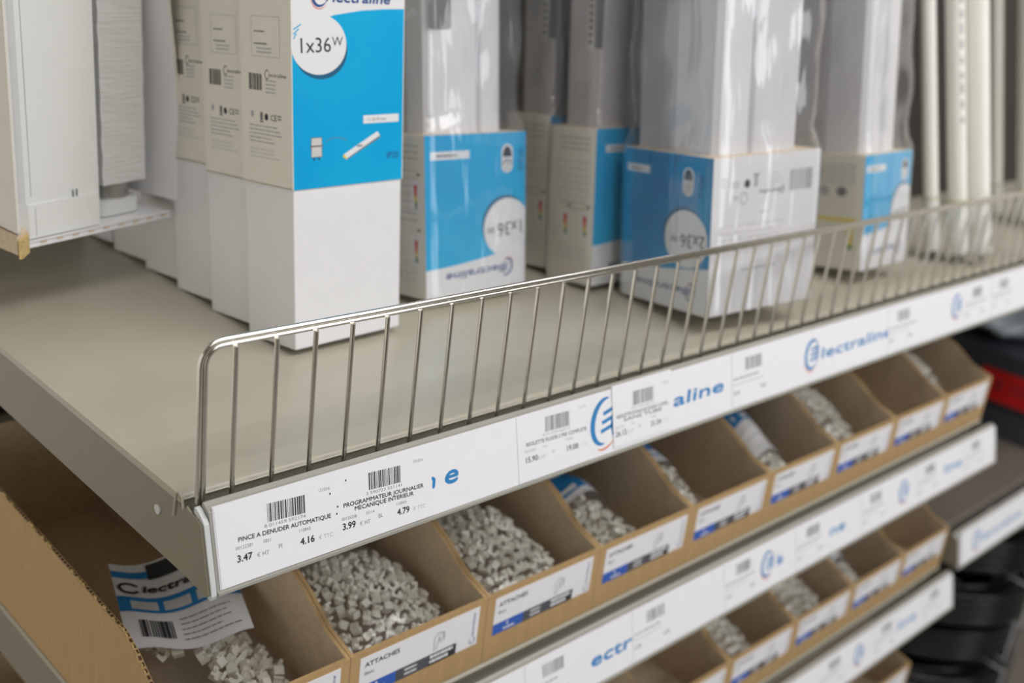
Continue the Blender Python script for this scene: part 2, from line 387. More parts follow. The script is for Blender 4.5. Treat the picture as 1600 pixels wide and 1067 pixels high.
# ------------------------------------------------------------------ brand strips and price tags in the rails
SB = Vector((0, -0.0216, -0.0450)); STOP = Vector((0, -0.0113, -0.0024))
SE = (STOP - SB).normalized(); SN = Vector((1, 0, 0)).cross(SE).normalized()
def strip_sheet(mb, x, z, lift=0.0, y0=0.0):
    return Sheet(mb, SB + Vector((x, y0, z)) + SN * lift, (1, 0, 0), SE)
def sheet_body(mb, S, u0, v0, u1, v1, th=0.00012):
    a = [S.P(u, v, 0) for u, v in ((u0, v0), (u1, v0), (u1, v1), (u0, v1))]; b = [S.P(u, v, th) for u, v in ((u0, v0), (u1, v0), (u1, v1), (u0, v1))]
    mb.mesh(a + b, [(0, 3, 2, 1), (4, 5, 6, 7), (0, 1, 5, 4), (1, 2, 6, 5), (2, 3, 7, 6), (3, 0, 4, 7)], PAPER)
    S.lift = th + 0.00004
def brand_strip(label, z, prints, x0=0.0058, x1=1.1185, y0=0.0, xo=0.0):
    mb = MB(); S = strip_sheet(mb, xo, z, 0.0001, y0); sheet_body(mb, S, x0, 0.0002, x1, 0.0470)
    for p in prints: p(S)
    o = mb.build('brand_strip'); return tag(o, label, 'shelf label')
brand_strip('long white brand strip along the top shelf edge with blue lettering', 0.0, [
    lambda S: S.text('n', 0.1512, 0.0178, 0.0100, BRAND, shear=0.2, bold=0.0006), lambda S: S.text('e', 0.1648, 0.0172, 0.0120, BRAND, shear=0.25, bold=0.0005, width=0.0118),
    lambda S: S.emblem(0.3200, 0.0250, 0.0165, BRAND, half=0.3300),
    lambda S: S.text('aline', 0.3985, 0.0185, 0.0098, BRAND, shear=0.22, bold=0.0004, width=0.066),
    lambda S: (S.emblem(0.600, 0.0245, 0.0125, BRAND), S.text(WORD, 0.6135, 0.0180, 0.0095, BRAND, shear=0.22, bold=0.0003, width=0.130)),
    lambda S: S.emblem(0.889, 0.0262, 0.0115, BRAND)])
brand_strip('white brand strip on the shelf edge between the two rows of bins', -PITCH, [
    lambda S: S.text('ectr', 0.3480, 0.0165, 0.0105, BRAND, shear=0.22, bold=0.0005, width=0.052),
    lambda S: (S.emblem(0.604, 0.0245, 0.0115, BRAND), S.text('le', 0.619, 0.0180, 0.0105, BRAND, shear=0.22, bold=0.0005)),
    lambda S: S.text('ne', 0.7160, 0.0185, 0.0100, BRANDL, shear=0.22, bold=0.0005, width=0.032),
    lambda S: S.emblem(0.878, 0.0245, 0.0115, BRAND), lambda S: S.text('line', 0.9760, 0.0190, 0.0100, BRANDL, shear=0.22, width=0.048, bold=0.0004)])
brand_strip('white brand strip on the lowest shelf edge in view, under the lower bins', -2 * PITCH, [
    lambda S: S.emblem(0.600, 0.0245, 0.0115, BRAND), lambda S: S.emblem(0.873, 0.0245, 0.0115, BRAND),
    lambda S: S.text('line', 0.9660, 0.0200, 0.0100, BRANDL, shear=0.22, width=0.050, bold=0.0004)])
brand_strip('blurred white brand strip on the next bay shelf at far right', -0.388, [
    lambda S: (S.emblem(0.055, 0.0235, 0.0130, BRANDL), S.text(WORD, 0.070, 0.0160, 0.0100, BRANDL, shear=0.22, width=0.135, bold=0.0004))], xo=1.140, y0=0.012)

brand_strip('white brand strip on the top shelf of the next bay, at the right edge', 0.0, [lambda S: S.emblem(0.30, 0.0255, 0.0125, BRAND)], xo=1.1255)
TA = -0.055       # the tags were printed a little askew
def price_block(S, x, s, seed, name1, name2, ht, ttc, unit, code, sub, ref, date, ean, M=BLACK, M2=GREY, M3=LGREY, sc=1.0, a=TA):
    def q(dx, ds): return (x + dx * sc - ds * a * 0.0, s + ds * sc + dx * sc * a)
    u, v = q(0.021, 0.0305 - 0.0); S.barcode(u, v, u + 0.0245 * sc, v + 0.0105 * sc, M, seed, ang=a, n=34)
    u, v = q(0.0185, 0.0278); S.text(ean, u, v, 0.0019 * sc, M2, ang=a, width=0.027 * sc)
    u, v = q(0.055, 0.0405); S.text(date, u, v, 0.0019 * sc, M2, ang=a)
    nm = [t for t in (name1, name2) if t]
    for k, (t, wd, dx) in enumerate(zip(nm, (0.0605, 0.0445), (0.0018, 0.0095))):
        u, v = q(dx, 0.0238 - 0.0034 * k); S.text(t, u, v, 0.0025 * sc, M, ang=a, width=wd * sc, bold=0.00009 * sc)
    k = 0.0034 * (len(nm) - 1)
    u, v = q(0.0, 0.0195 - k); S.text(code, u, v, 0.0019 * sc, M2, ang=a); u, v = q(0.017, 0.0195 - k); S.text(sub, u, v, 0.0019 * sc, M2, ang=a)
    u, v = q(0.040, 0.0200 - k); S.text(ref, u, v, 0.0019 * sc, M2, ang=a)
    u, v = q(0.0, 0.0125 - k * 0.6); S.text(ht, u, v, 0.0039 * sc, M, ang=a, bold=0.00016 * sc); u, v = q(0.0125, 0.0125 - k * 0.6); S.text('€ HT', u, v, 0.0024 * sc, M2, ang=a)
    u, v = q(0.0262, 0.0140 - k * 0.6); S.text(unit, u, v, 0.0025 * sc, M2, ang=a)
    u, v = q(0.0405, 0.0125 - k * 0.6); S.text(ttc, u, v, 0.0039 * sc, M, ang=a, bold=0.00016 * sc); u, v = q(0.053, 0.0127 - k * 0.6); S.text('€ TTC', u, v, 0.0024 * sc, M3, ang=a)
def tag_sheet(label, x0, x1, z, fn, ds=0.0, lift=0.0004):
    mb = MB(); S = strip_sheet(mb, 0, z, lift); sheet_body(mb, S, x0, 0.0004 + ds, x1, 0.0467 + ds); fn(S)
    return tag(mb.build('price_tag'), label, 'price tag', 'price tags in the shelf rails')
def tag_first(S):
    price_block(S, 0.0170, 0.0, 3, 'PINCE A DENUDER AUTOMATIQUE', '', '3.47', '4.16', 'PI', '00122381', '5851', '110843', '131016', '8 011459 592174')
    price_block(S, 0.0865, 0.0, 9, 'PROGRAMMATEUR JOURNALIER', 'MECANIQUE INTERIEUR', '3.99', '4.79', 'BL', '00135258', '15114', '110843', '131016', '3 590723 551141')
    for u, v in ((0.0800, 0.0345), (0.0835, 0.0215), (0.0845, 0.0255), (0.0915, 0.0395)): S.ell(u, v, 0.0005, 0.0007, BLACK, n=10)
tag_sheet('wide price tag at the left rail end reading PINCE A DENUDER AUTOMATIQUE', 0.0066, 0.1556, 0.0, tag_first)
tag_sheet('price tag reading 15.90 and 15.08, left of the large blue emblem', 0.2310, 0.3020, 0.0, lambda S: price_block(S, 0.2370, 0.001, 5, 'REGLETTE FLUOR LYRE COMPLETE', '', '15.90', '19.08', 'PI', '00215530', '7712', '110843', '131016', '8 011459 660125', GREY, LGREY, VLGREY, a=-0.03))
tag_sheet('price tag reading 26.12 and 31.34, covering the right half of the blue emblem', 0.3278, 0.3966, 0.0, lambda S: price_block(S, 0.3300, 0.0, 12, 'REGLETTE ETANCHE 2X36W COMPL', 'SANS TUBE', '26.12', '31.34', 'PI', '00215531', '7713', '110843', '131016', '8 011459 660132', GREY, LGREY, VLGREY, a=-0.02), ds=0.0022, lift=0.0007)
FAR = (('price tag right of the word end aline on the top rail', 0.4770, 0.5400, 0.0, 21), ('price tag at the right end of the full blue wordmark on the top rail', 0.7385, 0.8100, 0.0, 22),
       ('price tag just right of the last blue emblem on the top rail', 0.9080, 0.9740, 0.0, 23), ('last price tag at the far right of the top rail', 0.9770, 1.0430, 0.0, 24),
       ('price tag left of the letters ectr on the middle rail', 0.2750, 0.3420, -PITCH, 31), ('price tag right of the letters ectr on the middle rail', 0.4020, 0.4680, -PITCH, 32),
       ('price tag left of the blue emblem and letters le on the middle rail', 0.5330, 0.5900, -PITCH, 33), ('price tag between the letters le and ne on the middle rail', 0.6540, 0.7120, -PITCH, 34),
       ('price tag between the letters ne and the right blue emblem on the middle rail', 0.7830, 0.8450, -PITCH, 35), ('price tag between the right blue emblem and faded letters line on the middle rail', 0.9100, 0.9720, -PITCH, 36),
       ('last price tag at the right end of the middle rail', 1.0320, 1.0950, -PITCH, 37), ('price tag left of the blue emblem on the lowest rail', 0.7850, 0.8480, -2 * PITCH, 41),
       ('price tag between the blue emblem and faded letters line on the lowest rail', 0.9080, 0.9620, -2 * PITCH, 42), ('last price tag at the right end of the lowest rail', 1.0360, 1.0980, -2 * PITCH, 43))
def far_tag(x, sd):
    def fn(S):
        S.barcode(x + 0.019, 0.0295, x + 0.0435, 0.0400, GREY, sd, n=22); S.lines(x + 0.002, 0.0235, x + 0.058, 1, 0.004, 0.0017, LGREY, sd)
        S.lines(x + 0.002, 0.0190, x + 0.046, 1, 0.004, 0.0012, VLGREY, sd + 1)
        S.text(['6.21', '8.05', '4.90', '7.35', '3.12'][sd % 5], x + 0.002, 0.0110, 0.0036, GREY); S.text(['7.45', '9.66', '5.88', '8.82', '3.74'][sd % 5], x + 0.040, 0.0105, 0.0036, GREY)
    return fn
for lb, a, b, z, sd in FAR: tag_sheet(lb, a, b, z, far_tag(a, sd))

# ------------------------------------------------------------------ tall batten cartons standing one behind the other
TW, TD, TH = 0.0995, 0.055, 1.20
def pose(x, y, z, yaw, tilt, roll=0.0):
    return Matrix.Translation((x, y, z)) @ Matrix.Rotation(yaw, 4, 'Z') @ Matrix.Rotation(roll, 4, 'Y') @ Matrix.Rotation(-tilt, 4, 'X')
def disc(S, cu, cv, ru, rv, txt, th, flip, sh=(0.003, -0.003), clip=None, tw=None):
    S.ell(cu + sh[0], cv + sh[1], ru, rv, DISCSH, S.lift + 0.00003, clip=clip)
    S.ell(cu, cv, ru, rv, WHITE, S.lift + 0.00006, clip=clip)
def make_tall():
    t = thing('batten_light_carton', 'tall carton', 'carton', M=pose(0.1588, 0.2001, 0.0, 0.067, 0.0978))
    mb = MB(); mb.box((0, -TD, 0), (TW, 0, 0.135), WHITE)
    c = mb.build('lower_carton', t, bevel=0.0008)
    mb = MB(); e = 0.0007
    # printed sleeve: front blue, sides off-white
    zb = 0.1142
    mb.box((-e, -TD - e, zb), (TW + e, e, TH), OFFW)
    # slightly ragged lower edge of the sleeve on the side face
    for k in range(11):
        y = -TD + k * 0.005; d = R.uniform(0.0, 0.0022) * (1 if k > 6 else 0.3)
        mb.box((-e, y, zb - d), (0, y + 0.005, zb + 0.001), OFFW)
    S = Sheet(mb, (0, -TD - e, 0), (1, 0, 0), (0, 0, 1))
    curve = [(0.0, 0.212), (0.004, 0.218), (0.012, 0.224), (0.036, 0.2300), (0.060, 0.2335), (0.080, 0.2348), (TW, 0.2355)]
    S.poly([(0.0, zb)] + [(TW, zb)] + curve[::-1], BLUE, 0.00006)
    S.poly([(0, 0.2355), (TW, 0.2355)] + [(TW, 0.262), (0, 0.262)], WHITE, 0.00004)
    S.poly([(a, b) for a, b in curve] + [(TW, 0.237), (0, 0.237)], WHITE, 0.00008)
    S.poly([(0.0, 0.262), (TW, 0.262), (TW, TH), (0, TH)], BLUE, 0.00005)
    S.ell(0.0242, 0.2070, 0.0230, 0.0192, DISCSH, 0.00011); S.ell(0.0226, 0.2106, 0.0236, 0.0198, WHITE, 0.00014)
    S.text('1x36', 0.0042, 0.2050, 0.0098, BLACK, width=0.0285, l=0.0002, ang=0.03); S.text('W', 0.0335, 0.2098, 0.0062, BLACK, width=0.0095, l=0.0002)
    for k in range(3): S.stroke([(0.0012, 0.2200 - 0.003 * k), (0.0075 - 0.002 * k, 0.2235 - 0.003 * k)], 0.0012, BLUE, 0.00018, True)
    S.rect(0.0618, 0.1565, 0.0955, 0.1622, WHITE, 0.00012); S.text('1 x 36 W max', 0.065, 0.1582, 0.0022, GREY, l=0.0002)
    S.rect(0.0150, 0.1355, 0.0245, 0.1490, VLGREY, 0.00012); S.frame(0.0150, 0.1355, 0.0245, 0.1490, 0.0004, GREY, 0.0002); S.rect(0.0140, 0.1425, 0.0255, 0.1436, GREY, 0.0002)
    for u in (0.0175, 0.0218): S.ell(u, 0.1342, 0.0008, 0.0008, BLACK, 0.0002, n=10)
    S.arc(0.0370, 0.1425, 0.0110, 0.0055, 150, 30, 0.0003, GREY, 0.0002, taper=False)
    S.poly([(0.0440, 0.1360), (0.0470, 0.1330), (0.0775, 0.1475), (0.0750, 0.1505)], WHITE, 0.00012); S.poly([(0.0440, 0.1360), (0.0470, 0.1330), (0.0465, 0.1320), (0.0428, 0.1345)], YEL, 0.00014)
    S.poly([(0.0470, 0.1330), (0.0775, 0.1475), (0.0780, 0.1462), (0.0465, 0.1320)], GREY, 0.00014); S.lines(0.056, 0.1405, 0.064, 1, 0.003, 0.0012, GREY, l=0.0002)
    S.text('IP20', 0.0838, 0.1302, 0.0048, NAVY, width=0.0120, l=0.0002)
    S.emblem(0.0245, 0.2440, 0.0085, NAVY, l=0.00012); S.text(WORD, 0.0335, 0.2385, 0.0062, NAVY, shear=0.22, width=0.0520, l=0.00012, bold=0.0003)
    # side panel print: reads from the aisle end, rear edge at the left
    F = Sheet(mb, (-e, 0.0, 0), (0, -1, 0), (0, 0, 1))
    F.frame(0.0120, 0.2010, 0.0435, 0.2275, 0.0003, LGREY); F.lines(0.0150, 0.2170, 0.0320, 1, 0.004, 0.0010, GREY, 4); F.lines(0.0150, 0.2090, 0.0320, 1, 0.004, 0.0010, GREY, 5); F.lines(0.018, 0.2060, 0.036, 2, 0.0025, 0.0009, LGREY, 6)
    F.barcode(0.0085, 0.1785, 0.0240, 0.1895, BLACK, 17, n=16); F.arc(0.0290, 0.1895, 0.0022, 0.0030, 40, 320, 0.0006, BLACK, taper=False)
    F.text('lectraline', 0.0305, 0.1882, 0.0026, BLACK, shear=0.2, width=0.0195); F.lines(0.0270, 0.1850, 0.0440, 4, 0.0026, 0.0009, LGREY, 8)
    F.text('CE', 0.0320, 0.1590, 0.0042, BLACK); F.ell(0.0275, 0.1610, 0.0020, 0.0024, BLACK, n=16); F.rect(0.0205, 0.1585, 0.0235, 0.1640, GREY); F.rect(0.0200, 0.1572, 0.0240, 0.1580, BLACK); F.rect(0.0100, 0.1600, 0.0130, 0.1640, LGREY); F.lines(0.040, 0.1620, 0.046, 2, 0.002, 0.001, GREY, 3)
    F.lines(0.0080, 0.1540, 0.0480, 5, 0.0027, 0.0009, LGREY, 12); F.lines(0.0080, 0.1380, 0.0480, 3, 0.0027, 0.0009, VLGREY, 13)
    mb.build('printed_sleeve', t)
    return t
tall = make_tall()
TL = ['tall white carton with blue printed front reading 1x36W, foremost of its row', 'tall white carton second in the row, right behind the blue 1x36W front carton', 'tall white carton third in the row behind the 1x36W carton',
      'tall white carton fourth in the row, its foot left of the third carton', 'tall white carton fifth in the row, its foot seen below the open carton', 'rearmost tall white carton of the row, its foot below the open carton']
for i, lb in enumerate(TL):
    M = pose(0.1588 + (0, 0.0022, 0.0040, 0.006, 0.006, 0.0045)[i], 0.2001 + i * 0.0572, 0.0, (0.067, 0.05, 0.035, 0.02, 0.012, 0.01)[i], 0.0978)
    if i == 0: tall['label'] = lb; tall['group'] = 'tall batten cartons in a row'; tall.matrix_world = M
    else:
        c = dup(tall, M=M, label=lb)
        for ch in c.children:
            if ch.name.startswith('printed_sleeve'): ch.location.z = (0, -0.0065, -0.0085, -0.006, -0.004, -0.005)[i]

# ------------------------------------------------------------------ shrink-wrapped weatherproof lights
def film_tube(x0, x1, y0, y1, z0, z1, nz, seed, amp=0.0015, r=0.006, neck=None):
    rr = random.Random(seed); ph = [rr.uniform(0, 6.28) for _ in range(6)]
    def prof(t, a0, a1, b0, b1):
        # rounded rectangle by angle-uniform walk along the perimeter
        W, H = a1 - a0, b1 - b0; per = 2 * (W + H); s = (t % 1.0) * per
        if s < W: p = (a0 + s, b0)
        elif s < W + H: p = (a1, b0 + s - W)
        elif s < 2 * W + H: p = (a1 - (s - W - H), b1)
        else: p = (a0, b1 - (s - 2 * W - H))
        cx = min(max(p[0], a0 + r), a1 - r); cy = min(max(p[1], b0 + r), b1 - r)
        dx, dy = p[0] - cx, p[1] - cy; d = math.hypot(dx, dy)
        if d > r: p = (cx + dx / d * r, cy + dy / d * r)
        return p
    def fn(u, v):
        z = z0 + (z1 - z0) * v
        k = 0.0
        if neck: k = min(max((z - neck[0]) / 0.02, 0), 1); k = k * k * (3 - 2 * k)
        ins = neck[1] * k if neck else 0
        p = prof(u, x0 + ins, x1 - ins, y0 + ins, y1 - ins)
        a = amp * (0.25 + 0.75 * k)
        d = a * (math.sin(z * 38 + u * 14 + ph[0]) + 0.7 * math.sin(z * 90 - u * 31 + ph[1]) + 0.5 * math.sin(u * 60 + ph[2] + z * 17))
        cx, cy = (x0 + x1) / 2, (y0 + y1) / 2; dx, dy = p[0] - cx, p[1] - cy; L = math.hypot(dx, dy) or 1
        return (p[0] + dx / L * (d + a * 1.2), p[1] + dy / L * (d + a * 1.2), z)
    return fn
def unit(label, M, W, D, H, front, left, body, seed, blue=BLUE, Hb=1.1, bend=None):
    t = thing('weatherproof_light', label, 'light fitting', M=M, group='shrink-wrapped weatherproof lights')
    mb = MB()
    mb.box((0, -D, 0), (W, 0, H), OFFW)
    S = Sheet(mb, (0, -D, 0), (1, 0, 0), (0, 0, 1)); F = Sheet(mb, (0, -D, 0), (0, 1, 0), (0, 0, 1), n=(-1, 0, 0))
    front(S, W, H, blue); left(F, D, H, blue)
    # hollow top seen past the carton rim
    mb.box((0.002, -D + 0.002, H - 0.0005), (W - 0.002, -0.002, H + 0.0002), CARDIN)
    mb.build('carton_sleeve', t)
    body(t, W, D, H, Hb)
    mb = MB(); mb.grid(film_tube(-0.0022, W + 0.0022, -D - 0.0022, 0.0022, 0.0, Hb + 0.01, 60, seed, neck=(H, 0.006)), 56, 110, FILM, closed_u=True)
    mb.build('plastic_film', t, smooth=True)
    return t
def blue_face(txt, whitetop, dx, dr, small=(0.006, 0.047), icon=0.089, ip=0.102, cut=None, fs=1.0, wm=True):
    def fn(S, W, H, blue):
        n = 12
        cur = [(W * k / n, whitetop + 0.012 * (k / n) ** 1.6) for k in range(n + 1)]
        S.rect(0, 0, W, H, WHITE, 0.00003)
        S.poly([(0, H), (0, whitetop)] + cur[1:] + [(W, H)], blue, 0.00006)
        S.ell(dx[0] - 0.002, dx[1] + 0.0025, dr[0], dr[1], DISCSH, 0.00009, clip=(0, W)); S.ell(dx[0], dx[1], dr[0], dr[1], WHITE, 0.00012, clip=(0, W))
        S.text(txt, min(dx[0] + dr[0] * 0.90, W - 0.002), dx[1] + 0.0055, 0.0115 * fs, BLACK, width=dr[0] * 1.16, flip=True, l=0.00018, ang=0.06)
        S.text('W', min(dx[0] + dr[0] * 0.90, W - 0.002) - dr[0] * 1.26, dx[1] + 0.0020, 0.0062 * fs, BLACK, width=dr[0] * 0.36, flip=True, l=0.00018)
        S.rect(small[0], H * 0.85, small[1], H * 0.85 + 0.0065, WHITE, 0.00012); S.lines(small[0] + 0.006, H * 0.85 + 0.0022, small[1] - 0.004, 1, 0.003, 0.0018, GREY, 3, 0.00018)
        if icon:
            S.ell(icon, H * 0.79, 0.0065, 0.006, WHITE, 0.00012); S.rect(icon - 0.0065, H * 0.79, icon + 0.0065, H * 0.88, WHITE, 0.00012); S.ell(icon, H * 0.88, 0.0065, 0.006, WHITE, 0.00013)
            S.poly([(icon + 0.0052 * math.cos(math.radians(a)), H * 0.845 + 0.009 * math.sin(math.radians(a))) for a in range(0, 181, 15)], LBLACK, 0.0002)
            S.rect(icon - 0.004, H * 0.755, icon + 0.004, H * 0.815, VLGREY, 0.0002)
        if ip: S.text('IP65', ip, H * 0.895, 0.0052, NAVY, width=0.0190, ang=-math.pi / 2, l=0.00018)
        if wm: wordmark(S, W * 0.86, 0.0205, 0.0062, NAVY, r=0.0068, width=W * 0.56, flip=True, l=0.00012, ang=0.03, bold=0.0002)
    return fn
def label_face(cols):
    def fn(F, D, H, blue):
        F.rect(0, 0, D, H, OFFW, 0.00003)
        F.lines(D * 0.12, H * 0.93, D * 0.9, 3, 0.005, 0.0014, LGREY, 5); F.lines(D * 0.12, H * 0.78, D * 0.9, 6, 0.0062, 0.0013, VLGREY, 6); F.lines(D * 0.15, H * 0.52, D * 0.9, 2, 0.0055, 0.0013, LGREY, 7)
        for u, v in cols:
            F.rect(u - 0.003, v - 0.004, u + 0.0075, v + 0.0240, WHITE, 0.00006)
            F.rect(u, v + 0.0130, u + 0.0042, v + 0.0185, RED, 0.00012); F.rect(u, v + 0.0090, u + 0.0040, v + 0.0130, ORANGE, 0.00012); F.rect(u, v + 0.0050, u + 0.0036, v + 0.0090, YEL, 0.00012); F.rect(u, v, u + 0.0030, v + 0.0050, GRN, 0.00012)
            F.rect(u - 0.004, v + 0.0260, u + 0.0005, v + 0.0278, LBLACK, 0.00012); F.rect(u + 0.001, v + 0.0245, u + 0.006, v + 0.0252, YEL, 0.00012)
        F.lines(D * 0.15, H * 0.22, D * 0.9, 3, 0.0045, 0.0012, VLGREY, 9)
    return fn
def batten_body(split, gear=True, face='front', bands=None):
    def fn(t, W, D, H, Hb):
        z0 = 0.012
        if face == 'front':
            mb = MB(); mb.prism([(0.010, -0.008), (W - 0.010, -0.008), (W - 0.012, -D * 0.45), (0.012, -D * 0.45)], 'z', z0, Hb, TRAY); mb.build('housing', t, bevel=0.002)
            mb = MB(); p = [(0.012, -D * 0.45)]
            p += [(0.012, -D + 0.016), (0.016, -D + 0.011), (split - 0.003, -D + 0.0095), (split, -D + 0.016), (split + 0.003, -D + 0.0095), (W - 0.022, -D + 0.011), (W - 0.014, -D + 0.018), (W - 0.012, -D * 0.45)]
            mb.prism(p, 'z', z0 + 0.006, Hb - 0.006, DIFF); mb.build('diffuser', t, bevel=0.0015)
            if gear:
                mb = MB(); mb.box((0.014, -D + 0.0090, 0.215), (0.036, -D + 0.0112, 0.75), TRAYD); mb.box((0.0195, -D + 0.0088, 0.215), (0.0205, -D + 0.0092, 0.75), VLGREY); mb.build('gear_tray', t)
            for x in (0.006, W - 0.009):
                mb = MB(); mb.box((x, -D * 0.6, H + 0.20), (x + 0.003, -D * 0.35, H + 0.235), METAL); mb.build('clip', t)
        else:
            # the flat back of the housing faces left, the diffuser faces the next light
            mb = MB(); mb.prism([(0.012, -0.008), (0.012, -D + 0.009), (W * 0.42, -D + 0.007), (W * 0.42, -0.008)], 'z', z0, Hb, TRAY)
            F = Sheet(mb, (0.012, -D, 0), (0, 1, 0), (0, 0, 1), n=(-1, 0, 0))
            yc = D * 0.55
            F.arc(yc, H + 0.032, 0.0065, 0.0065, 0, 360, 0.0006, TRAYD, taper=False); F.arc(yc, H + 0.032, 0.0075, 0.0075, 0, 360, 0.0003, VLGREY, taper=False)
            F.rect(0.008, H + 0.068, 0.017, Hb * 0.5, TRAYD); F.poly([(0.018, H + 0.066), (0.026, H + 0.066), (0.026, Hb * 0.5), (0.018, Hb * 0.5)], VLGREY, 0.0002)
            for k in range(14): F.rect(0.020, H + 0.072 + k * 0.006, 0.024, H + 0.075 + k * 0.006, TRAYD, 0.0003)
            mb.build('housing', t, bevel=0.0015)
            mb = MB(); mb.prism([(W * 0.42, -0.010), (W * 0.42, -D + 0.009), (W * 0.75, -D + 0.008), (W * 0.88, -D * 0.7), (W * 0.88, -D * 0.3), (W * 0.75, -0.010)], 'z', z0 + 0.005, Hb - 0.005, DIFF); mb.build('diffuser', t, bevel=0.004)
    return fn
def plain_back(F, D, H, blue): F.rect(0, 0, D, H, OFFW, 0.00003)
unit('shrink-wrapped light with blue 1x36W carton facing the aisle, right of the tall carton', pose(0.3120, 0.2465, 0.0, -0.0288, 0.1641), 0.1106, 0.070, 0.1321,
     blue_face('1x36', 0.0235, (0.0890, 0.0520), (0.0265, 0.0250)), label_face([(0.010, 0.074), (0.010, 0.029), (0.040, 0.074)]), batten_body(0.066), 1)
unit('shrink-wrapped light with four energy-label bars on its left side, behind the 2x36W carton', pose(0.4825, 0.2065, 0.0, 0.0078, 0.1300), 0.118, 0.0555, 0.1407,
     blue_face('1x36', 0.0370, (0.0940, 0.0600), (0.0255, 0.0240), small=(0.013, 0.050)), label_face([(0.008, 0.044), (0.0315, 0.044)]), batten_body(0.06, face='left'), 2)
unit('rearmost shrink-wrapped light, its labelled side half hidden by the blue 1x36W carton', pose(0.4845, 0.2650, 0.0, 0.0078, 0.1300), 0.118, 0.0555, 0.1407,
     blue_face('1x36', 0.0370, (0.0940, 0.0600), (0.0255, 0.0240), small=(0.013, 0.050)), label_face([(0.008, 0.044), (0.0315, 0.044)]), batten_body(0.06, face='left'), 3)
def barcode_face(S, W, H, blue):
    S.rect(0, 0, W, H, WHITE, 0.00003)
    S.barcode(W * 0.715, H * 0.75, W * 0.94, H * 0.885, GREY, 31, n=16, l=0.0001)
    wordmark(S, W * 0.66, H * 0.775, 0.0034, GREY, r=0.0030, width=W * 0.19, flip=True, l=0.0001, M2=GREY, bold=0.0001)
    S.text('CE', W * 0.235, H * 0.845, 0.0050, GREY, flip=True, l=0.0001); S.ell(W * 0.31, H * 0.825, 0.0034, 0.0036, LBLACK, 0.0001, n=16); S.rect(W * 0.375, H * 0.80, W * 0.405, H * 0.87, LGREY, 0.0001); S.rect(W * 0.365, H * 0.872, W * 0.42, H * 0.882, GREY, 0.0001)
    S.arc(W * 0.285, H * 0.735, 0.0042, 0.0046, 0, 360, 0.0006, GREY, 0.0001, taper=False); S.text('10', W * 0.235, H * 0.755, 0.0036, GREY, flip=True, l=0.0001); S.lines(W * 0.08, H * 0.86, W * 0.16, 3, 0.003, 0.0012, LGREY, 3, 0.0001)
    S.lines(W * 0.48, H * 0.87, W * 0.66, 4, 0.0035, 0.0010, VLGREY, 4, 0.0001); S.lines(W * 0.44, H * 0.63, W * 0.56, 1, 0.0035, 0.0012, LGREY, 4, 0.0001); S.lines(W * 0.08, H * 0.56, W * 0.94, 3, 0.0055, 0.0010, VLGREY, 8, 0.0001)
    S.lines(W * 0.30, H * 0.27, W * 0.62, 1, 0.005, 0.0014, LGREY, 2, 0.0001); S.rect(0, H * 0.438, W, H * 0.444, VLGREY, 0.0001)
def blue_left(F, D, H, blue):
    # left side of the 2x36W carton: same print, foot of the artwork at the rear
    G = Sheet(F.mb, F.P(D, 0, 0), (0, -1, 0), (0, 0, 1), n=(-1, 0, 0))
    blue_face('2x36', 0.0290, (D - 0.0290, 0.0620), (0.0262, 0.0245), small=(0.006, 0.036), icon=D - 0.0285, ip=D - 0.0150, fs=1.0)(G, D, H, blue)
unit('shrink-wrapped light with blue 2x36W side and white barcode face, nearest the wire guard', pose(0.5082, 0.1365, 0.0029, -0.1689, 0.1263, -0.0549), 0.127, 0.1124, 0.1322,
     barcode_face, blue_left, batten_body(0.050, gear=False), 4, blue=BLUE2)
def icons_face(F, D, H, blue):
    F.rect(0, 0, D, H, OFFW, 0.00003); F.lines(D * 0.1, H * 0.90, D * 0.9, 5, 0.0042, 0.0014, LGREY, 6)
    for k, u in enumerate((0.25, 0.45, 0.62, 0.8)): F.ell(D * u, H * 0.68, 0.006, 0.005, LGREY if k % 2 else GREY, 0.0001, n=14)
    F.ell(D * 0.75, H * 0.66, 0.005, 0.005, LBLACK, 0.00015, n=14); F.rect(D * 0.06, H * 0.42, D * 0.6, H * 0.45, YEL, 0.0001); F.rect(D * 0.62, H * 0.42, D * 0.68, H * 0.46, LBLACK, 0.0001); F.rect(D * 0.10, H * 0.22, D * 0.17, H * 0.37, YEL, 0.0001); F.rect(D * 0.10, H * 0.18, D * 0.16, H * 0.22, GRN, 0.0001)
unit('shrink-wrapped light with small blue carton, right of the barcode carton and left of bare tubes', pose(0.7700, 0.1400, 0.0008, -0.02, 0.1700, -0.02), 0.0925, 0.100, 0.116,
     blue_face('2x36', 0.0360, (0.0800, 0.0520), (0.0240, 0.0300), small=(0.003, 0.040), icon=0.079, ip=None, fs=0.8), icons_face, batten_body(0.045, gear=False), 5)

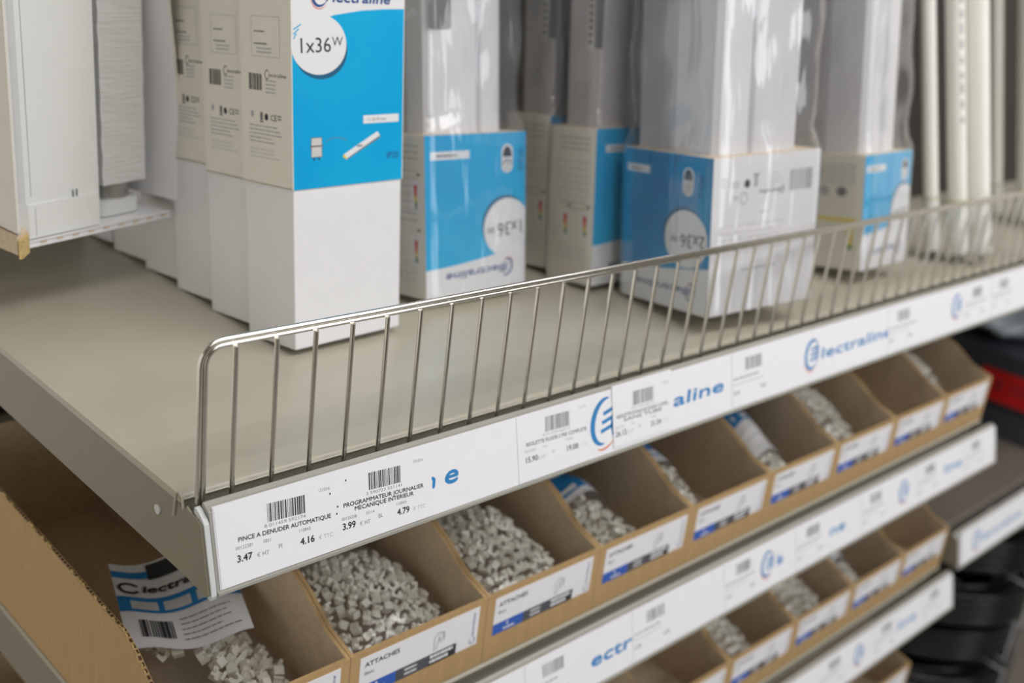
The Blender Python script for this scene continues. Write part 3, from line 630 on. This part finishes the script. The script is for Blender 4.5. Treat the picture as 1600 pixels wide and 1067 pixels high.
# ------------------------------------------------------------------ bare fluorescent tubes leaning at the right
TUB = 'bare tubes leaning on the shelf'
def tube_light(label, b, top, r, endlen, text=False, ztop=None):
    b = Vector(b); d = (Vector(top) - b).normalized(); q = Vector((0, 0, 1)).rotation_difference(d)
    M = Matrix.Translation(b + Vector((0, 0, 0.0))) @ q.to_matrix().to_4x4()
    t = thing('fluorescent_tube', label, 'tube', M=M, group=TUB)
    L = 1.0; p0 = 0.010 + r * 0.3
    mb = MB(); mb.tube([(0, 0, p0 + endlen), (0, 0, L - endlen)], r, GLASSW, 24)
    if text:
        for k in range(12):
            mb.box((-r * 1.004, -r * 0.32 , 0.16 + k * 0.016), (-r * 0.9, r * 0.02, 0.16 + k * 0.016 + R.uniform(0.006, 0.012)), LGREY, Matrix.Rotation(0.9, 4, 'Z'))
    mb.build('glass', t, auto=True)
    for s0, s1 in ((p0, p0 + endlen), (L - endlen, L)):
        mb = MB(); mb.tube([(0, 0, s0), (0, 0, s0 + 0.002), (0, 0, s1 - 0.002), (0, 0, s1)], [r * 0.9, r * 1.03, r * 1.03, r * 1.0], TUBEEND, 24); mb.tube([(0, 0, s0 + (endlen if s0 == p0 else 0) - 0.0015), (0, 0, s0 + (endlen if s0 == p0 else 0) + 0.0015)], r * 1.04, RING, 24)
        e = mb.build('end_cap', t, auto=True)
        if s0 == p0:
            mb = MB()
            for x in (-r * 0.45, r * 0.45): mb.tube([(x, 0, r * 0.3), (x, 0, p0 + 0.001)], 0.0013, PIN, 8)
            mb.build('contact_pins', e, auto=True)
    return t
TUBES = [
    ('thin white tube, leftmost of the bare tubes at right', (0.9660, 0.0560, 0.0), (0.955, 0.1279, 0.2796), 0.0083, 0.060, False),
    ('white tube with a line of grey print along it, second of the bare tubes', (0.9850, 0.0330, 0.0), None, 0.0108, 0.060, True),
    ('thick white tube, third of the bare tubes from the left', (1.0080, 0.0190, 0.0), None, 0.0133, 0.060, False),
    ('slim lilac-tinged tube standing just behind the thick third tube', (1.2850, 0.1180, 0.0), (1.252, 0.18, 0.2846), 0.0080, 0.040, False),
    ('pale tube near the right edge, second from the right', (1.2950, 0.0800, 0.0), (1.262, 0.1420, 0.2846), 0.0135, 0.040, False),
    ('rightmost bare tube, cut by the right edge of the photo', (1.3350, 0.0820, 0.0), (1.304, 0.1440, 0.2846), 0.0125, 0.040, False)]
for lb, b, tp, r, el, tx in TUBES:
    tp = tp or (b[0] - 0.012, b[1] + 0.072, 0.28)
    tube_light(lb, b, tp, r, el, tx)

DKB = mat('dark_grey_board', (50, 46, 42), 0.7, var=0.08, scale=12)
mb = MB(); mb.prism([(0.0, 0.0), (0.006, 0.0), (0.126, 0.9), (0.120, 0.9)], 'x', 0.0, 0.82, DKB)
o = mb.build('display_board', bevel=0.0008); o.location = (0.95, 0.250, 0.0003); tag(o, 'dark grey board leaning behind the bare tubes at the right', 'board')

# ------------------------------------------------------------------ open white carton at upper left with its contents
P1 = Vector((0.033, 0.29, 0.056)); cyaw = math.atan2(0.03, 0.1255)
CM = Matrix.Translation(P1) @ Matrix.Rotation(cyaw, 4, 'Z') @ Matrix.Rotation(-0.03, 4, 'Y')
oc = thing('open_carton', 'open white corrugated carton hanging at the upper left, its bottom edge torn', 'carton', M=CM)
DC, HC = 0.062, 1.0
mb = MB()
mb.prism([(0.0, 0.0), (0.1300, 0.0), (0.1290, DC), (0.002, DC)], 'z', -0.0005, 0.0030, WHITE)
for k in range(9):    # open flutes along the torn front edge
    x = 0.012 + k * 0.0135; mb.box((x, -0.0006, 0.0004), (x + 0.0048, 0.0002, 0.0018), CARDIN)
mb.box((0.0, -0.0012, -0.0012), (0.129, 0.0004, 0.0002), WHITE); mb.box((0.0, -0.0012, 0.0026), (0.129, 0.0004, 0.0038), WHITE)
mb.build('bottom_flap', oc)
mb = MB(); mb.prism([(-0.0125, -0.012), (-0.0042, -0.002), (-0.0012, DC), (-0.0042, DC)], 'z', 0.014, HC, WHITE); mb.prism([(-0.0135, -0.0118), (-0.0125, -0.0122), (-0.0042, DC), (-0.0052, DC)], 'z', 0.016, HC, OFFW); mb.build('side_panel', oc)
mb = MB(); mb.prism([(-0.0130, -0.0100), (0.0010, -0.002), (0.0010, DC), (-0.0100, DC)], 'z', -0.0010, 0.0130, CARDIN); mb.prism([(-0.0140, -0.0125), (-0.0120, -0.0135), (0.0005, -0.0040), (0.0, 0.0)], 'z', -0.0030, 0.0100, CARDEDGE); mb.build('torn_corner', oc)
mb = MB()
def flap(u, v):
    z = 0.0120 + (HC - 0.012) * v; zz = z
    bulge = 0.004 * math.sin(min(zz, 0.2) * 22)
    x = 0.1322 - 0.006 * min(zz / 0.17, 1.0) + bulge * (1 - u)
    return (x - 0.008 * u, -0.006 + (DC + 0.006) * u, z)
mb.grid(flap, 6, 60, WHITE); mb.grid(lambda u, v: tuple(a + b for a, b in zip(flap(1 - u, v), (0.0028, 0, 0))), 6, 60, OFFW)
mb.grid(lambda u, v: (flap(0, v)[0] + 0.0028 * u, flap(0, v)[1], flap(0, v)[2]), 1, 60, OFFW); mb.grid(lambda u, v: (flap(v, 0)[0] + 0.0028 * u, flap(v, 0)[1], flap(0, 0)[2]), 1, 6, CARDEDGE)
mb.build('side_flap', oc, smooth=True)
mb = MB(); mb.box((-0.001, DC, 0.0), (0.129, DC + 0.003, HC), WHITE); mb.build('rear_panel', oc)
lu = thing('batten_light', 'white batten light with moulded end cap standing in the open carton', 'light fitting', M=CM @ Matrix.Translation((0.0008, 0.002, 0.0042)))
mb = MB(); mb.prism([(0.003, 0.0), (0.0640, 0.0), (0.0640, 0.040), (0.0, 0.040), (0.0, 0.003)], 'z', 0.0200, 0.98, LUM); mb.box((0.0070, -0.0003, 0.03), (0.0076, 0.0002, 0.98), LGREY); mb.build('housing', lu, bevel=0.0015)
mb = MB(); mb.prism([(0.004, -0.0008), (0.0634, -0.0008), (0.0642, 0.0402), (-0.0004, 0.0402), (-0.0004, 0.003)], 'z', 0.0, 0.0246, LUM); mb.box((0.0408, -0.0012, 0.0246), (0.0414, 0.0, 0.0300), GREY); mb.box((0.0440, -0.0012, 0.0246), (0.0446, 0.0, 0.0300), GREY); mb.box((0.0092, -0.0011, 0.001), (0.0096, 0.0, 0.0225), LGREY); mb.build('end_cap', lu, bevel=0.0012)
wr = thing('wrapped_reflector', 'paper-wrapped square part with metal neck, right of the white batten in the open carton', 'spare part', M=CM @ Matrix.Translation((0.0765, 0.012, 0.0040)))
mb = MB()
def wfn(u, v):
    z = 0.0250 + v * 0.95; c = [(0, 0), (0.0395, 0.0), (0.0395, 0.036), (0, 0.036)]; s = u * 4 % 4; i = int(s) % 4; f = s - int(s)
    a, b = c[i], c[(i + 1) % 4]; return (a[0] + (b[0] - a[0]) * f + 0.00018 * math.sin(z * 300 + u * 9), a[1] + (b[1] - a[1]) * f + 0.0003 * math.sin(z * 240 + u * 20), z)
mb.grid(wfn, 16, 260, WRAP, closed_u=True); mb.poly([(0, 0, 0.025), (0, 0.036, 0.025), (0.0395, 0.036, 0.025), (0.0395, 0, 0.025)], WRAP); mb.build('paper_wrap', wr, auto=True)
mb = MB(); mb.tube([(0.0205, 0.018, 0.0110), (0.0205, 0.018, 0.0248)], 0.0135, METAL, 24); mb.build('metal_neck', wr, auto=True)
mb = MB(); rp = []
for cx, cy, a0 in ((0.0300, 0.0085, -90), (0.0300, 0.0280, 0), (0.006, 0.0280, 90), (0.006, 0.0085, 180)):
    for k in range(7): a = math.radians(a0 + 15 * k); rp.append((cx + 0.0065 * math.cos(a), cy + 0.0065 * math.sin(a)))
mb.prism(rp, 'z', 0.0, 0.0115, LUM); mb.build('end_cap', wr, auto=True, bevel=0.0008)

# ------------------------------------------------------------------ cardboard bins
BW, BD = 0.1244, 0.360
WT = 0.0028
WP = [(0.0, -0.1590), (0.026, -0.1515), (0.052, -0.1345), (0.068, -0.1275), (0.19, -0.1215), (BD, -0.1150)]     # wall top, y from bin front
ZB = -0.2172
def wall_mb(x0, x1, edge=None, inM=CARDIN, out=CARD, flute=False):
    mb = MB(); rel = [(y, z - ZB) for y, z in WP]
    mb.prism([(0.0, 0.0)] + rel + [(BD, 0.0)], 'x', x0, x1, CARD, capM=inM)
    if flute: mb.prism([(0.0, 0.0)] + [(y, z - 0.0003) for y, z in rel] + [(BD, 0.0)], 'x', x0 - 0.0002, x0 + 0.0002, CARD)
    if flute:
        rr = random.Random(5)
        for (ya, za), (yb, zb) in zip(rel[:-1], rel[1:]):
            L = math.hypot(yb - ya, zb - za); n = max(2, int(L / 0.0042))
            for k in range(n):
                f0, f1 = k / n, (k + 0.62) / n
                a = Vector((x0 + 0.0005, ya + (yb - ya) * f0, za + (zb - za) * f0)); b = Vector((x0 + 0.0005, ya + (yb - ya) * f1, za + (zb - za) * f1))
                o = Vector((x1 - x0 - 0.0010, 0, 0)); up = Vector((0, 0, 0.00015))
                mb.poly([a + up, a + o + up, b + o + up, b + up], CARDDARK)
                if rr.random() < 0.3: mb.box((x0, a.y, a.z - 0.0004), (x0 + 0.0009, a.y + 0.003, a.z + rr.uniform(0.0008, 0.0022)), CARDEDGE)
    return mb
def bin_label_mb():
    mb = MB(); S = Sheet(mb, (0, -0.0003, 0), (1, 0, 0), (0, 0, 1))
    u0, u1, v0, v1 = 0.0080, 0.1170, 0.0215, 0.0540
    mb.box((u0, -0.0002, v0), (u1, 0.0, v1), PAPER); S.lift = 0.00005
    S.text('ATTACHES', u0 + 0.004, v1 - 0.0085, 0.0036, LBLACK, width=0.030, bold=0.0001); S.text('Blanc', u0 + 0.004, v1 - 0.0150, 0.0028, GREY)
    S.rect(u0, v0, u0 + 0.032, v0 + 0.0095, LBLUE); S.rect(u0 + 0.032, v0, u0 + 0.088, v0 + 0.0095, LDARK); S.rect(u0 + 0.062, v0, u0 + 0.088, v0 + 0.0095, LBLACK, 0.00008)
    S.text('8', u0 + 0.014, v0 + 0.0052, 0.0030, PAPER, l=0.00012, bold=0.0001); S.lines(u0 + 0.011, v0 + 0.0018, u0 + 0.023, 1, 0.002, 0.0016, PAPER, 2, 0.00012)
    for k in range(2): S.lines(u0 + 0.040, v0 + 0.0058 - 0.0036 * k, u0 + 0.056, 1, 0.004, 0.0016, PAPER, 3 + k, 0.00012); S.lines(u0 + 0.063, v0 + 0.0058 - 0.0040 * k, u0 + 0.087, 1, 0.004, 0.0026, PAPER, 6 + k, 0.00012)
    c = u0 + 0.066       # outline drawing of a cable clip
    S.stroke([(c, v0 + 0.0115), (c, v0 + 0.022), (c + 0.003, v0 + 0.0255), (c + 0.009, v0 + 0.0245), (c + 0.0095, v0 + 0.0175), (c + 0.006, v0 + 0.0165), (c + 0.0045, v0 + 0.0205), (c + 0.002, v0 + 0.0115)], 0.0005, GREY)
    S.arc(c + 0.0065, v0 + 0.0215, 0.0022, 0.0022, 0, 360, 0.0004, GREY, taper=False)
    T = Sheet(mb, (0, -0.0003, 0), (0, 0, 1), (-1, 0, 0), n=(0, -1, 0)); T.lift = 0.00005
    T.arc(v0 + 0.005, -(u1 - 0.0052), 0.0026, 0.0026, 40, 330, 0.0006, NAVY, taper=False); T.text('lectraline', v0 + 0.0085, -(u1 - 0.0040), 0.0026, NAVY, width=0.020, shear=0.2)
    return mb
BIN_UP = ['brown cardboard bin at the left end of the upper row, its long outer wall showing', 'upper row cardboard bin under the PINCE price tag, second from the left', 'upper row cardboard bin third from the left, full of white clips',
          'upper row cardboard bin holding a bag with a bright blue header, fourth from the left', 'upper row cardboard bin fifth from the left, with a thin bag along its left wall', 'upper row cardboard bin sixth from the left, bag with pale header inside',
          'upper row cardboard bin seventh from the left, bag of very white clips inside', 'upper row cardboard bin standing empty, second from the right end', 'upper row cardboard bin at the right end, next to the red label']
BIN_LO = ['lower row cardboard bin in the bottom left corner, only its outer wall showing', None, None, None, 'lower row cardboard bin under the letters ectr, cut by the bottom edge', 'lower row cardboard bin with a glinting small bag, fourth from its right end', 'lower row cardboard bin with the wide bag of cream clips, third from its right end', 'lower row cardboard bin with a small blue-topped bag, second from its right end', 'lower row cardboard bin standing empty at its right end']
def make_bin(label, i, z, first=False):
    t = thing('cardboard_bin', label, 'bin', (0.0003 + 0.125 * i, 0.011, z + ZB), 'cardboard bins in rows on the shelves')
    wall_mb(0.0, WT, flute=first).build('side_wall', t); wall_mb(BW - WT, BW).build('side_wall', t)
    mb = MB(); mb.box((WT, 0, 0), (BW - WT, WT, -0.1590 - ZB), CARD); mb.build('front_wall', t)
    mb = MB(); mb.box((WT, BD - WT, 0), (BW - WT, BD, -0.1150 - ZB), CARDIN); mb.build('rear_wall', t)
    mb = MB(); mb.box((WT, WT, 0.0), (BW - WT, BD - WT, 0.0022), CARDIN); mb.build('base', t)
    bin_label_mb().build('stock_label', t)
    return t
first_bin = make_bin(BIN_UP[0], 0, 0.0, True)
proto = make_bin(BIN_UP[1], 1, 0.0)
for i in range(2, 9): dup(proto, loc=(0.0003 + 0.125 * i, 0.011, ZB), label=BIN_UP[i])
for i, lb in enumerate(BIN_LO):
    if lb: dup(first_bin if i == 0 else proto, loc=(0.0003 + 0.125 * i, 0.011, ZB - PITCH), label=lb)
for i, lb in ((7, 'cardboard bin on the lowest shelf, cut by the bottom edge, second from right'), (8, 'cardboard bin at the bottom edge of the photo, right end of the lowest shelf')):
    dup(proto, loc=(0.0003 + 0.125 * i, 0.011, ZB - 2 * PITCH), label=lb)

# ------------------------------------------------------------------ bags of cable clips
def clip_mesh():
    mb = MB()
    # saddle clip: open hook on a solid nail boss
    prof = [(-0.5, -0.35), (0.5, -0.35), (0.5, 0.02), (0.16, 0.02)]
    for k in range(7):
        a = math.radians(0 + k * 22); prof.append((-0.10 + 0.26 * math.cos(a), 0.05 + 0.26 * math.sin(a)))
    prof += [(-0.33, -0.02), (-0.5, -0.02)]
    prof = [(-0.50, -0.36), (0.50, -0.36), (0.50, 0.30), (0.18, 0.30), (0.12, 0.02), (-0.02, -0.10), (-0.18, -0.08), (-0.28, 0.06), (-0.26, 0.30), (-0.50, 0.30)]
    mb.prism(prof, 'y', -0.36, 0.36, CLIP)
    mb.tube([(0.34, 0, 0.30), (0.34, 0, 0.50)], 0.15, CLIP, 10); mb.tube([(0.34, 0, 0.50), (0.34, 0, 0.503)], 0.07, LGREY, 8)
    me_o = mb.build('cable_clip', bevel=0.05); return me_o
clip0 = clip_mesh(); clip_used = [False]
stuff = MB()
def bag(label, x0, x1, y0, y1, zf, zb_, card=None, seed=1, n=0, csize=0.008, clabel=None, dz=0.0, cgroup=None, region=None, cardcol=BRAND, detail=False, base=None, skew=0.0, wf=0.30, extra=()):
    """pillow bag lying in a bin: film, printed header card, and the clips inside it"""
    rr = random.Random(seed); ph = [rr.uniform(0, 6) for _ in range(5)]
    base = ZB + 0.0026 + dz
    def top(u, v):
        h = (math.sin(math.pi * min(max(u, 0), 1)) ** 0.30) * (math.sin(math.pi * min(max(v, 0.0), 1)) ** 0.25) if 0 < u < 1 and 0 < v < 1 else 0
        zt = zf + (zb_ - zf) * v + dz
        wob = 0.0018 * (math.sin(u * 11 + ph[0] + v * 5) + math.sin(v * 13 + ph[1] - u * 6))
        return base + 0.0008 + (zt + wob - base) * h
    def XY(u, v): return (x0 + (x1 - x0) * u + skew * v, y0 + (y1 - y0) * v)
    t = thing('clip_bag', label, 'bag', (XY(0.5, 0.5)[0], XY(0.5, 0.5)[1], base), 'clear bags of clips in the bins')
    lx, ly, lz = t.location
    mb = MB(); mb.grid(lambda u, v: (XY(u, v)[0] - lx, XY(u, v)[1] - ly, top(u, v) - lz), 26, 26, BAGF)
    mb.grid(lambda u, v: (XY(1 - u, v)[0] - lx, XY(1 - u, v)[1] - ly, base + 0.0004 - lz), 26, 26, BAGF)
    mb.build('film', t, smooth=True)
    if card and len(card) == 2:
        va, vb = card; cx0, cx1 = x0 + 0.03 * (x1 - x0), x1 - 0.03 * (x1 - x0); cy0, cy1 = y0 + va * (y1 - y0), y0 + vb * (y1 - y0); cz0 = cz1 = yaw = 0
    elif card:
        cy0, cy1, cz0, cz1, cx0, cx1, yaw = card
    if card:
        W, L = cx1 - cx0, cy1 - cy0
        mb = MB(); cy, sy = math.cos(yaw), math.sin(yaw)
        def wp(u, v, l):
            f = v / L
            if len(card) == 2:
                uu = min(max((cx0 + u - x0) / (x1 - x0), 0.03), 0.97); vv = va + (vb - va) * f
                return Vector((XY(uu, vv)[0] - lx, XY(uu, vv)[1] - ly, top(uu, vv) + 0.0020 + l - lz))
            b = 0.004 * math.sin(u / W * 7 + 1.0 + f * 2) ; z = cz0 + (cz1 - cz0) * f + dz + b + l
            return Vector((cx0 + u * cy - v * sy - lx, cy0 + u * sy + v * cy - ly, z - lz))
        mb.grid(lambda u, v: wp(u * W, v * L, 0), 20, 20, WHITE); mb.grid(lambda u, v: wp(W - u * W, v * L, -0.0006), 20, 20, WHITE)
        S = Sheet(mb, (0, 0, 0), (1, 0, 0), (0, 1, 0), warp=wp)
        def band(u0, v0, u1, v1, M, l=0.0002):
            nn = 20; nm = max(1, int(round(abs(v1 - v0) / L * 20)))
            for k in range(nn):
                for q in range(nm): S.rect(u0 + (u1 - u0) * k / nn, v0 + (v1 - v0) * q / nm, u0 + (u1 - u0) * (k + 1) / nn, v0 + (v1 - v0) * (q + 1) / nm, M, l + 0.0004)
        if detail:
            band(0, L * 0.40, W, L * 0.58, cardcol)
            for k in range(3): band(W * (0.10 + 0.27 * k), L * 0.43, W * (0.32 + 0.27 * k), L * 0.53, VLGREY, 0.0003)
        S.lift = 0.0009
        if detail:
            S.arc(W * 0.12, L * 0.685, 0.0065, 0.0050, 30, 330, 0.0022, LBLACK, taper=False); S.text('lectraline', W * 0.22, L * 0.645, 0.0065, LBLACK, shear=0.2, width=W * 0.66, bold=0.0004)
            S.barcode(W * 0.13, L * 0.10, W * 0.42, L * 0.30, LBLACK, 8, n=14); S.lines(W * 0.46, L * 0.30, W * 0.95, 5, L * 0.055, 0.0009, GREY, 5)
            band(0, L * 0.82, W, L * 0.90, cardcol); band(W * 0.3, L * 0.80, W * 0.7, L * 0.97, LBLACK, 0.0003); band(W * 0.6, L * 0.84, W * 0.85, L * 0.95, PAPER, 0.00035)
        else:
            band(0, L * wf, W, L * 0.999, cardcol, 0.0003)
            for k in range(6):      # pale swash across the blue
                S.poly([(W * k / 6, L * (wf + 0.02 + 0.03 * math.sin(k))), (W * (k + 1) / 6, L * (wf + 0.02 + 0.03 * math.sin(k + 1))), (W * (k + 1) / 6, L * (wf + 0.10)), (W * k / 6, L * (wf + 0.10))], PAPER, 0.0011)
            S.arc(W * 0.5, L * (wf + 1) / 2, W * 0.13, L * 0.10, 30, 330, 0.003, PAPER, 0.0011, n=10, taper=False)
            S.lines(W * 0.1, L * (wf - 0.08), W * 0.9, max(1, int(wf * 8)), L * 0.09, 0.0010, LGREY, 5, 0.0007)
        mb.build('header_card', t, smooth=True)
    # clips on a jittered grid just under the film
    reg = region or (0.06, 0.94, 0.06, 0.80)
    pts = []; st = csize * 1.0
    U0, U1, V0, V1 = reg
    y = y0 + (y1 - y0) * V0; row = 0
    while y < y0 + (y1 - y0) * V1:
        x = x0 + (x1 - x0) * U0 + (st / 2 if row % 2 else 0)
        while x < x0 + (x1 - x0) * U1:
            u, v = (x - x0) / (x1 - x0), (y - y0) / (y1 - y0); pts.append((u, v)); x += st
        y += st * 0.92; row += 1
    if 0 < n < len(pts): rr.shuffle(pts); pts = sorted(pts, key=lambda p: (p[1] - V0) ** 2 + (p[0] - (U0 + U1) / 2) ** 2)[:n]
    for u, v in list(extra) + pts:
        X, Y = XY(u, v); X += rr.uniform(-1, 1) * csize * 0.05; Y += rr.uniform(-1, 1) * csize * 0.05
        Z = top(u, v) - csize * rr.uniform(0.62, 0.75)
        if Z < base + csize * 0.5: Z = base + csize * 0.5
        M = Matrix.Translation((X, Y, Z)) @ Euler((rr.uniform(-1.2, 1.2), rr.uniform(-1.2, 1.2), rr.uniform(0, 6.28))).to_matrix().to_4x4() @ Matrix.Scale(csize * 0.86, 4)
        if clabel:
            c = clip0 if not clip_used[0] else clip0.copy()
            if clip_used[0]: COL.objects.link(c)
            clip_used[0] = True
            c.matrix_world = M; tag(c, clabel, 'cable clip', cgroup)
        else:
            me = clip0.data
            stuff.mesh([M @ vv.co for vv in me.vertices], [tuple(p.vertices) for p in me.polygons], CLIP)
    return t
bag('clear bag with large printed header card, in the leftmost cardboard bin', 0.014, 0.116, 0.022, 0.175, -0.178, -0.168, card=(0.104, 0.190, -0.166, -0.150, 0.016, 0.098, -0.30), seed=3, n=40, csize=0.0112,
    clabel='cream plastic cable clip in the bag in the leftmost bin', cgroup='clips in the leftmost bin', region=(0.48, 0.97, 0.06, 0.58), detail=True, extra=((0.30, 0.58), (0.36, 0.53), (0.34, 0.64)))
bag('plump clear bag packed with small white clips, in the bin under the PINCE tag', 0.129, 0.244, 0.017, 0.150, -0.163, -0.142, seed=4, n=118, csize=0.0094, clabel='small white plastic cable clip in the bag under the PINCE tag', cgroup='clips in the second bin from left', card=(0.86, 1.0), region=(0.06, 0.94, 0.06, 0.86))
bag('plump clear bag packed with white clips, in the third bin from the left', 0.254, 0.366, 0.017, 0.150, -0.163, -0.138, seed=5, n=104, csize=0.0100, clabel='white plastic cable clip in the bag in the third bin from left', cgroup='clips in the third bin from left', card=(0.88, 1.0), region=(0.06, 0.94, 0.06, 0.88))
bag('bag with bright blue header and cream clips, in the fourth bin from the left', 0.380, 0.470, 0.018, 0.150, -0.172, -0.142, seed=6, n=38, csize=0.0100, clabel='cream plastic cable clip in the blue-headed bag in the fourth bin', cgroup='clips in the fourth bin from left', card=(0.46, 1.0), wf=0.08, region=(0.06, 0.92, 0.06, 0.48))
bag('thin bag along the left wall of the fifth bin from the left', 0.505, 0.556, 0.018, 0.150, -0.168, -0.126, seed=7, csize=0.0100, wf=0.1, card=(0.44, 1.0), region=(0.06, 0.94, 0.06, 0.45))
bag('pale-headed bag of cream clips, in the sixth bin from the left', 0.630, 0.704, 0.018, 0.150, -0.162, -0.116, seed=8, csize=0.0105, wf=0.30, card=(0.20, 1.0), region=(0.06, 0.94, 0.05, 0.23))
bag('bag of very white clips, in the seventh bin from the left', 0.755, 0.842, 0.018, 0.165, -0.158, -0.106, seed=9, csize=0.0115, region=(0.05, 0.95, 0.05, 0.90), card=(0.88, 1.0))
bag('bag with blue corner and white clips, in the rightmost upper bin', 1.006, 1.078, 0.030, 0.165, -0.160, -0.108, seed=10, csize=0.0110, region=(0.05, 0.95, 0.05, 0.52), wf=0.1, card=(0.50, 1.0))
bag('small glinting bag in the lower row bin fourth from its right end', 0.631, 0.702, 0.018, 0.130, -0.164, -0.128, seed=11, csize=0.0105, dz=-PITCH, region=(0.05, 0.95, 0.05, 0.95))
bag('wide bag of cream clips in the lower row, third bin from its right end', 0.755, 0.852, 0.018, 0.125, -0.164, -0.132, seed=12, csize=0.0105, dz=-PITCH, region=(0.05, 0.95, 0.05, 0.95))
bag('small bag with a blue top in the lower row, second bin from its right end', 0.880, 0.940, 0.018, 0.120, -0.166, -0.132, seed=13, csize=0.0100, dz=-PITCH, wf=0.05, card=(0.36, 1.0), region=(0.05, 0.9, 0.05, 0.38))
st = stuff.build('cable_clips'); tag(st, 'pale plastic clips inside the bags of the farther bins', 'cable clips', kind='stuff')

# ------------------------------------------------------------------ next bay at far right
NX, NZ = 1.140, -0.388
t = thing('equipment_case', 'dark blue-grey case with a red label on its end, on the next bay shelf', 'case', (1.525, 0.032, NZ + 0.0005))
mb = MB(); prof = [(0.0, 0.0), (0.32, 0.0), (0.32, 0.12), (0.28, 0.140), (0.06, 0.138), (0.02, 0.132), (0.0, 0.118)]
mb.prism(prof, 'x', 0.0, 0.34, DKPLA); mb.box((-0.002, 0.01, 0.048), (0.342, 0.31, 0.053), BLACK); mb.build('shell', t, bevel=0.008)
mb = MB(); mb.box((-0.0018, 0.004, 0.058), (-0.0004, 0.136, 0.110), RED); S = Sheet(mb, (-0.0019, 0.14, 0), (0, -1, 0), (0, 0, 1)); S.text('8', 0.030, 0.078, 0.016, LBLACK); S.lines(0.055, 0.090, 0.105, 2, 0.010, 0.003, LBLACK, 4); mb.build('red_label', t)
mb = MB(); mb.tube([(0.27, 0.06, 0.128), (0.27, 0.06, 0.150), (0.27, 0.08, 0.160), (0.27, 0.21, 0.160), (0.27, 0.23, 0.150), (0.27, 0.23, 0.128)], 0.007, DKPLA, 10); mb.build('handle', t, auto=True)
mb = MB(); rr = random.Random(3)
def crump(u, v):
    a = u * 2 * math.pi; b = v * math.pi; k = 1 + 0.10 * math.sin(a * 5 + v * 9) + 0.07 * math.sin(a * 9 - v * 14)
    return (0.115 * k * math.sin(b) * math.cos(a), 0.085 * k * math.sin(b) * math.sin(a), 0.062 - 0.062 * k * math.cos(b) * (1 if v > 0.5 else 1 / k))
PBAG = mat('pale_blue_plastic', (190, 204, 214), 0.25, var=0.1, scale=40, bump=0.8, bscale=50)
mb.grid(crump, 32, 18, PBAG, closed_u=True); o = mb.build('plastic_pack', smooth=True); o.location = (1.655, 0.190, NZ + 0.1410); o.scale = (1, 1, 0.55); tag(o, 'pale blue plastic pack on the dark case, under the top rail at right', 'pack')
CZ = -0.90
cl = ['black cable coil lying at the bottom of the dark stack at lower right', 'black cable coil lying second from the bottom in the stack at lower right', 'black cable coil lying third from the bottom in the stack at lower right', 'black cable coil lying on top of the stack at lower right']
t0 = None
for i, lb in enumerate(cl):
    loc = (1.62 + (0.0, 0.012, -0.01, 0.015)[i], 0.225 + (0, 0.008, -0.006, 0.004)[i], CZ + 0.0005 + i * 0.0885)
    if i == 0:
        t0 = thing('cable_coil', lb, 'cable coil', loc, 'black cable coils in a stack'); mb = MB(); path = []
        for k in range(0, 60 * 12 + 1):
            a = k / 60 * 2 * math.pi; turn = k / 60; lay = int(turn) // 4; ww = turn - lay * 4
            path.append(((0.195 - lay * 0.0172 + 0.001 * math.sin(a * 3)) * math.cos(a), (0.195 - lay * 0.0172) * math.sin(a), 0.0118 + (ww * 0.0185 if lay % 2 == 0 else (4 - ww) * 0.0185) * 0.82))
        mb.tube(path, 0.0088, COIL, 10); mb.build('cable', t0, smooth=True)
        for k in range(3):
            a = k * 2.1 + 0.4; c, s = math.cos(a), math.sin(a); mb = MB()
            mb.tube([(c * r, s * r, z) for r, z in ((0.2075, 0.004), (0.2075, 0.080), (0.140, 0.080), (0.140, 0.004))], 0.0022, LGREY, 6, closed=True); mb.build('tie', t0)
    else: dup(t0, loc=loc, label=lb)
GBAG = mat('grey_plastic_pack', (92, 92, 96), 0.3, var=0.15, scale=40, bump=0.7, bscale=60)
mb = MB(); mb.grid(lambda u, v: tuple(c * 1.15 for c in crump(u, v)), 32, 18, GBAG, closed_u=True); o = mb.build('plastic_pack', smooth=True); o.location = (1.275, 0.135, CZ + 0.001); tag(o, 'dull grey plastic pack left of the black cable coils, at the bottom right', 'pack')
bpy.context.view_layer.update()
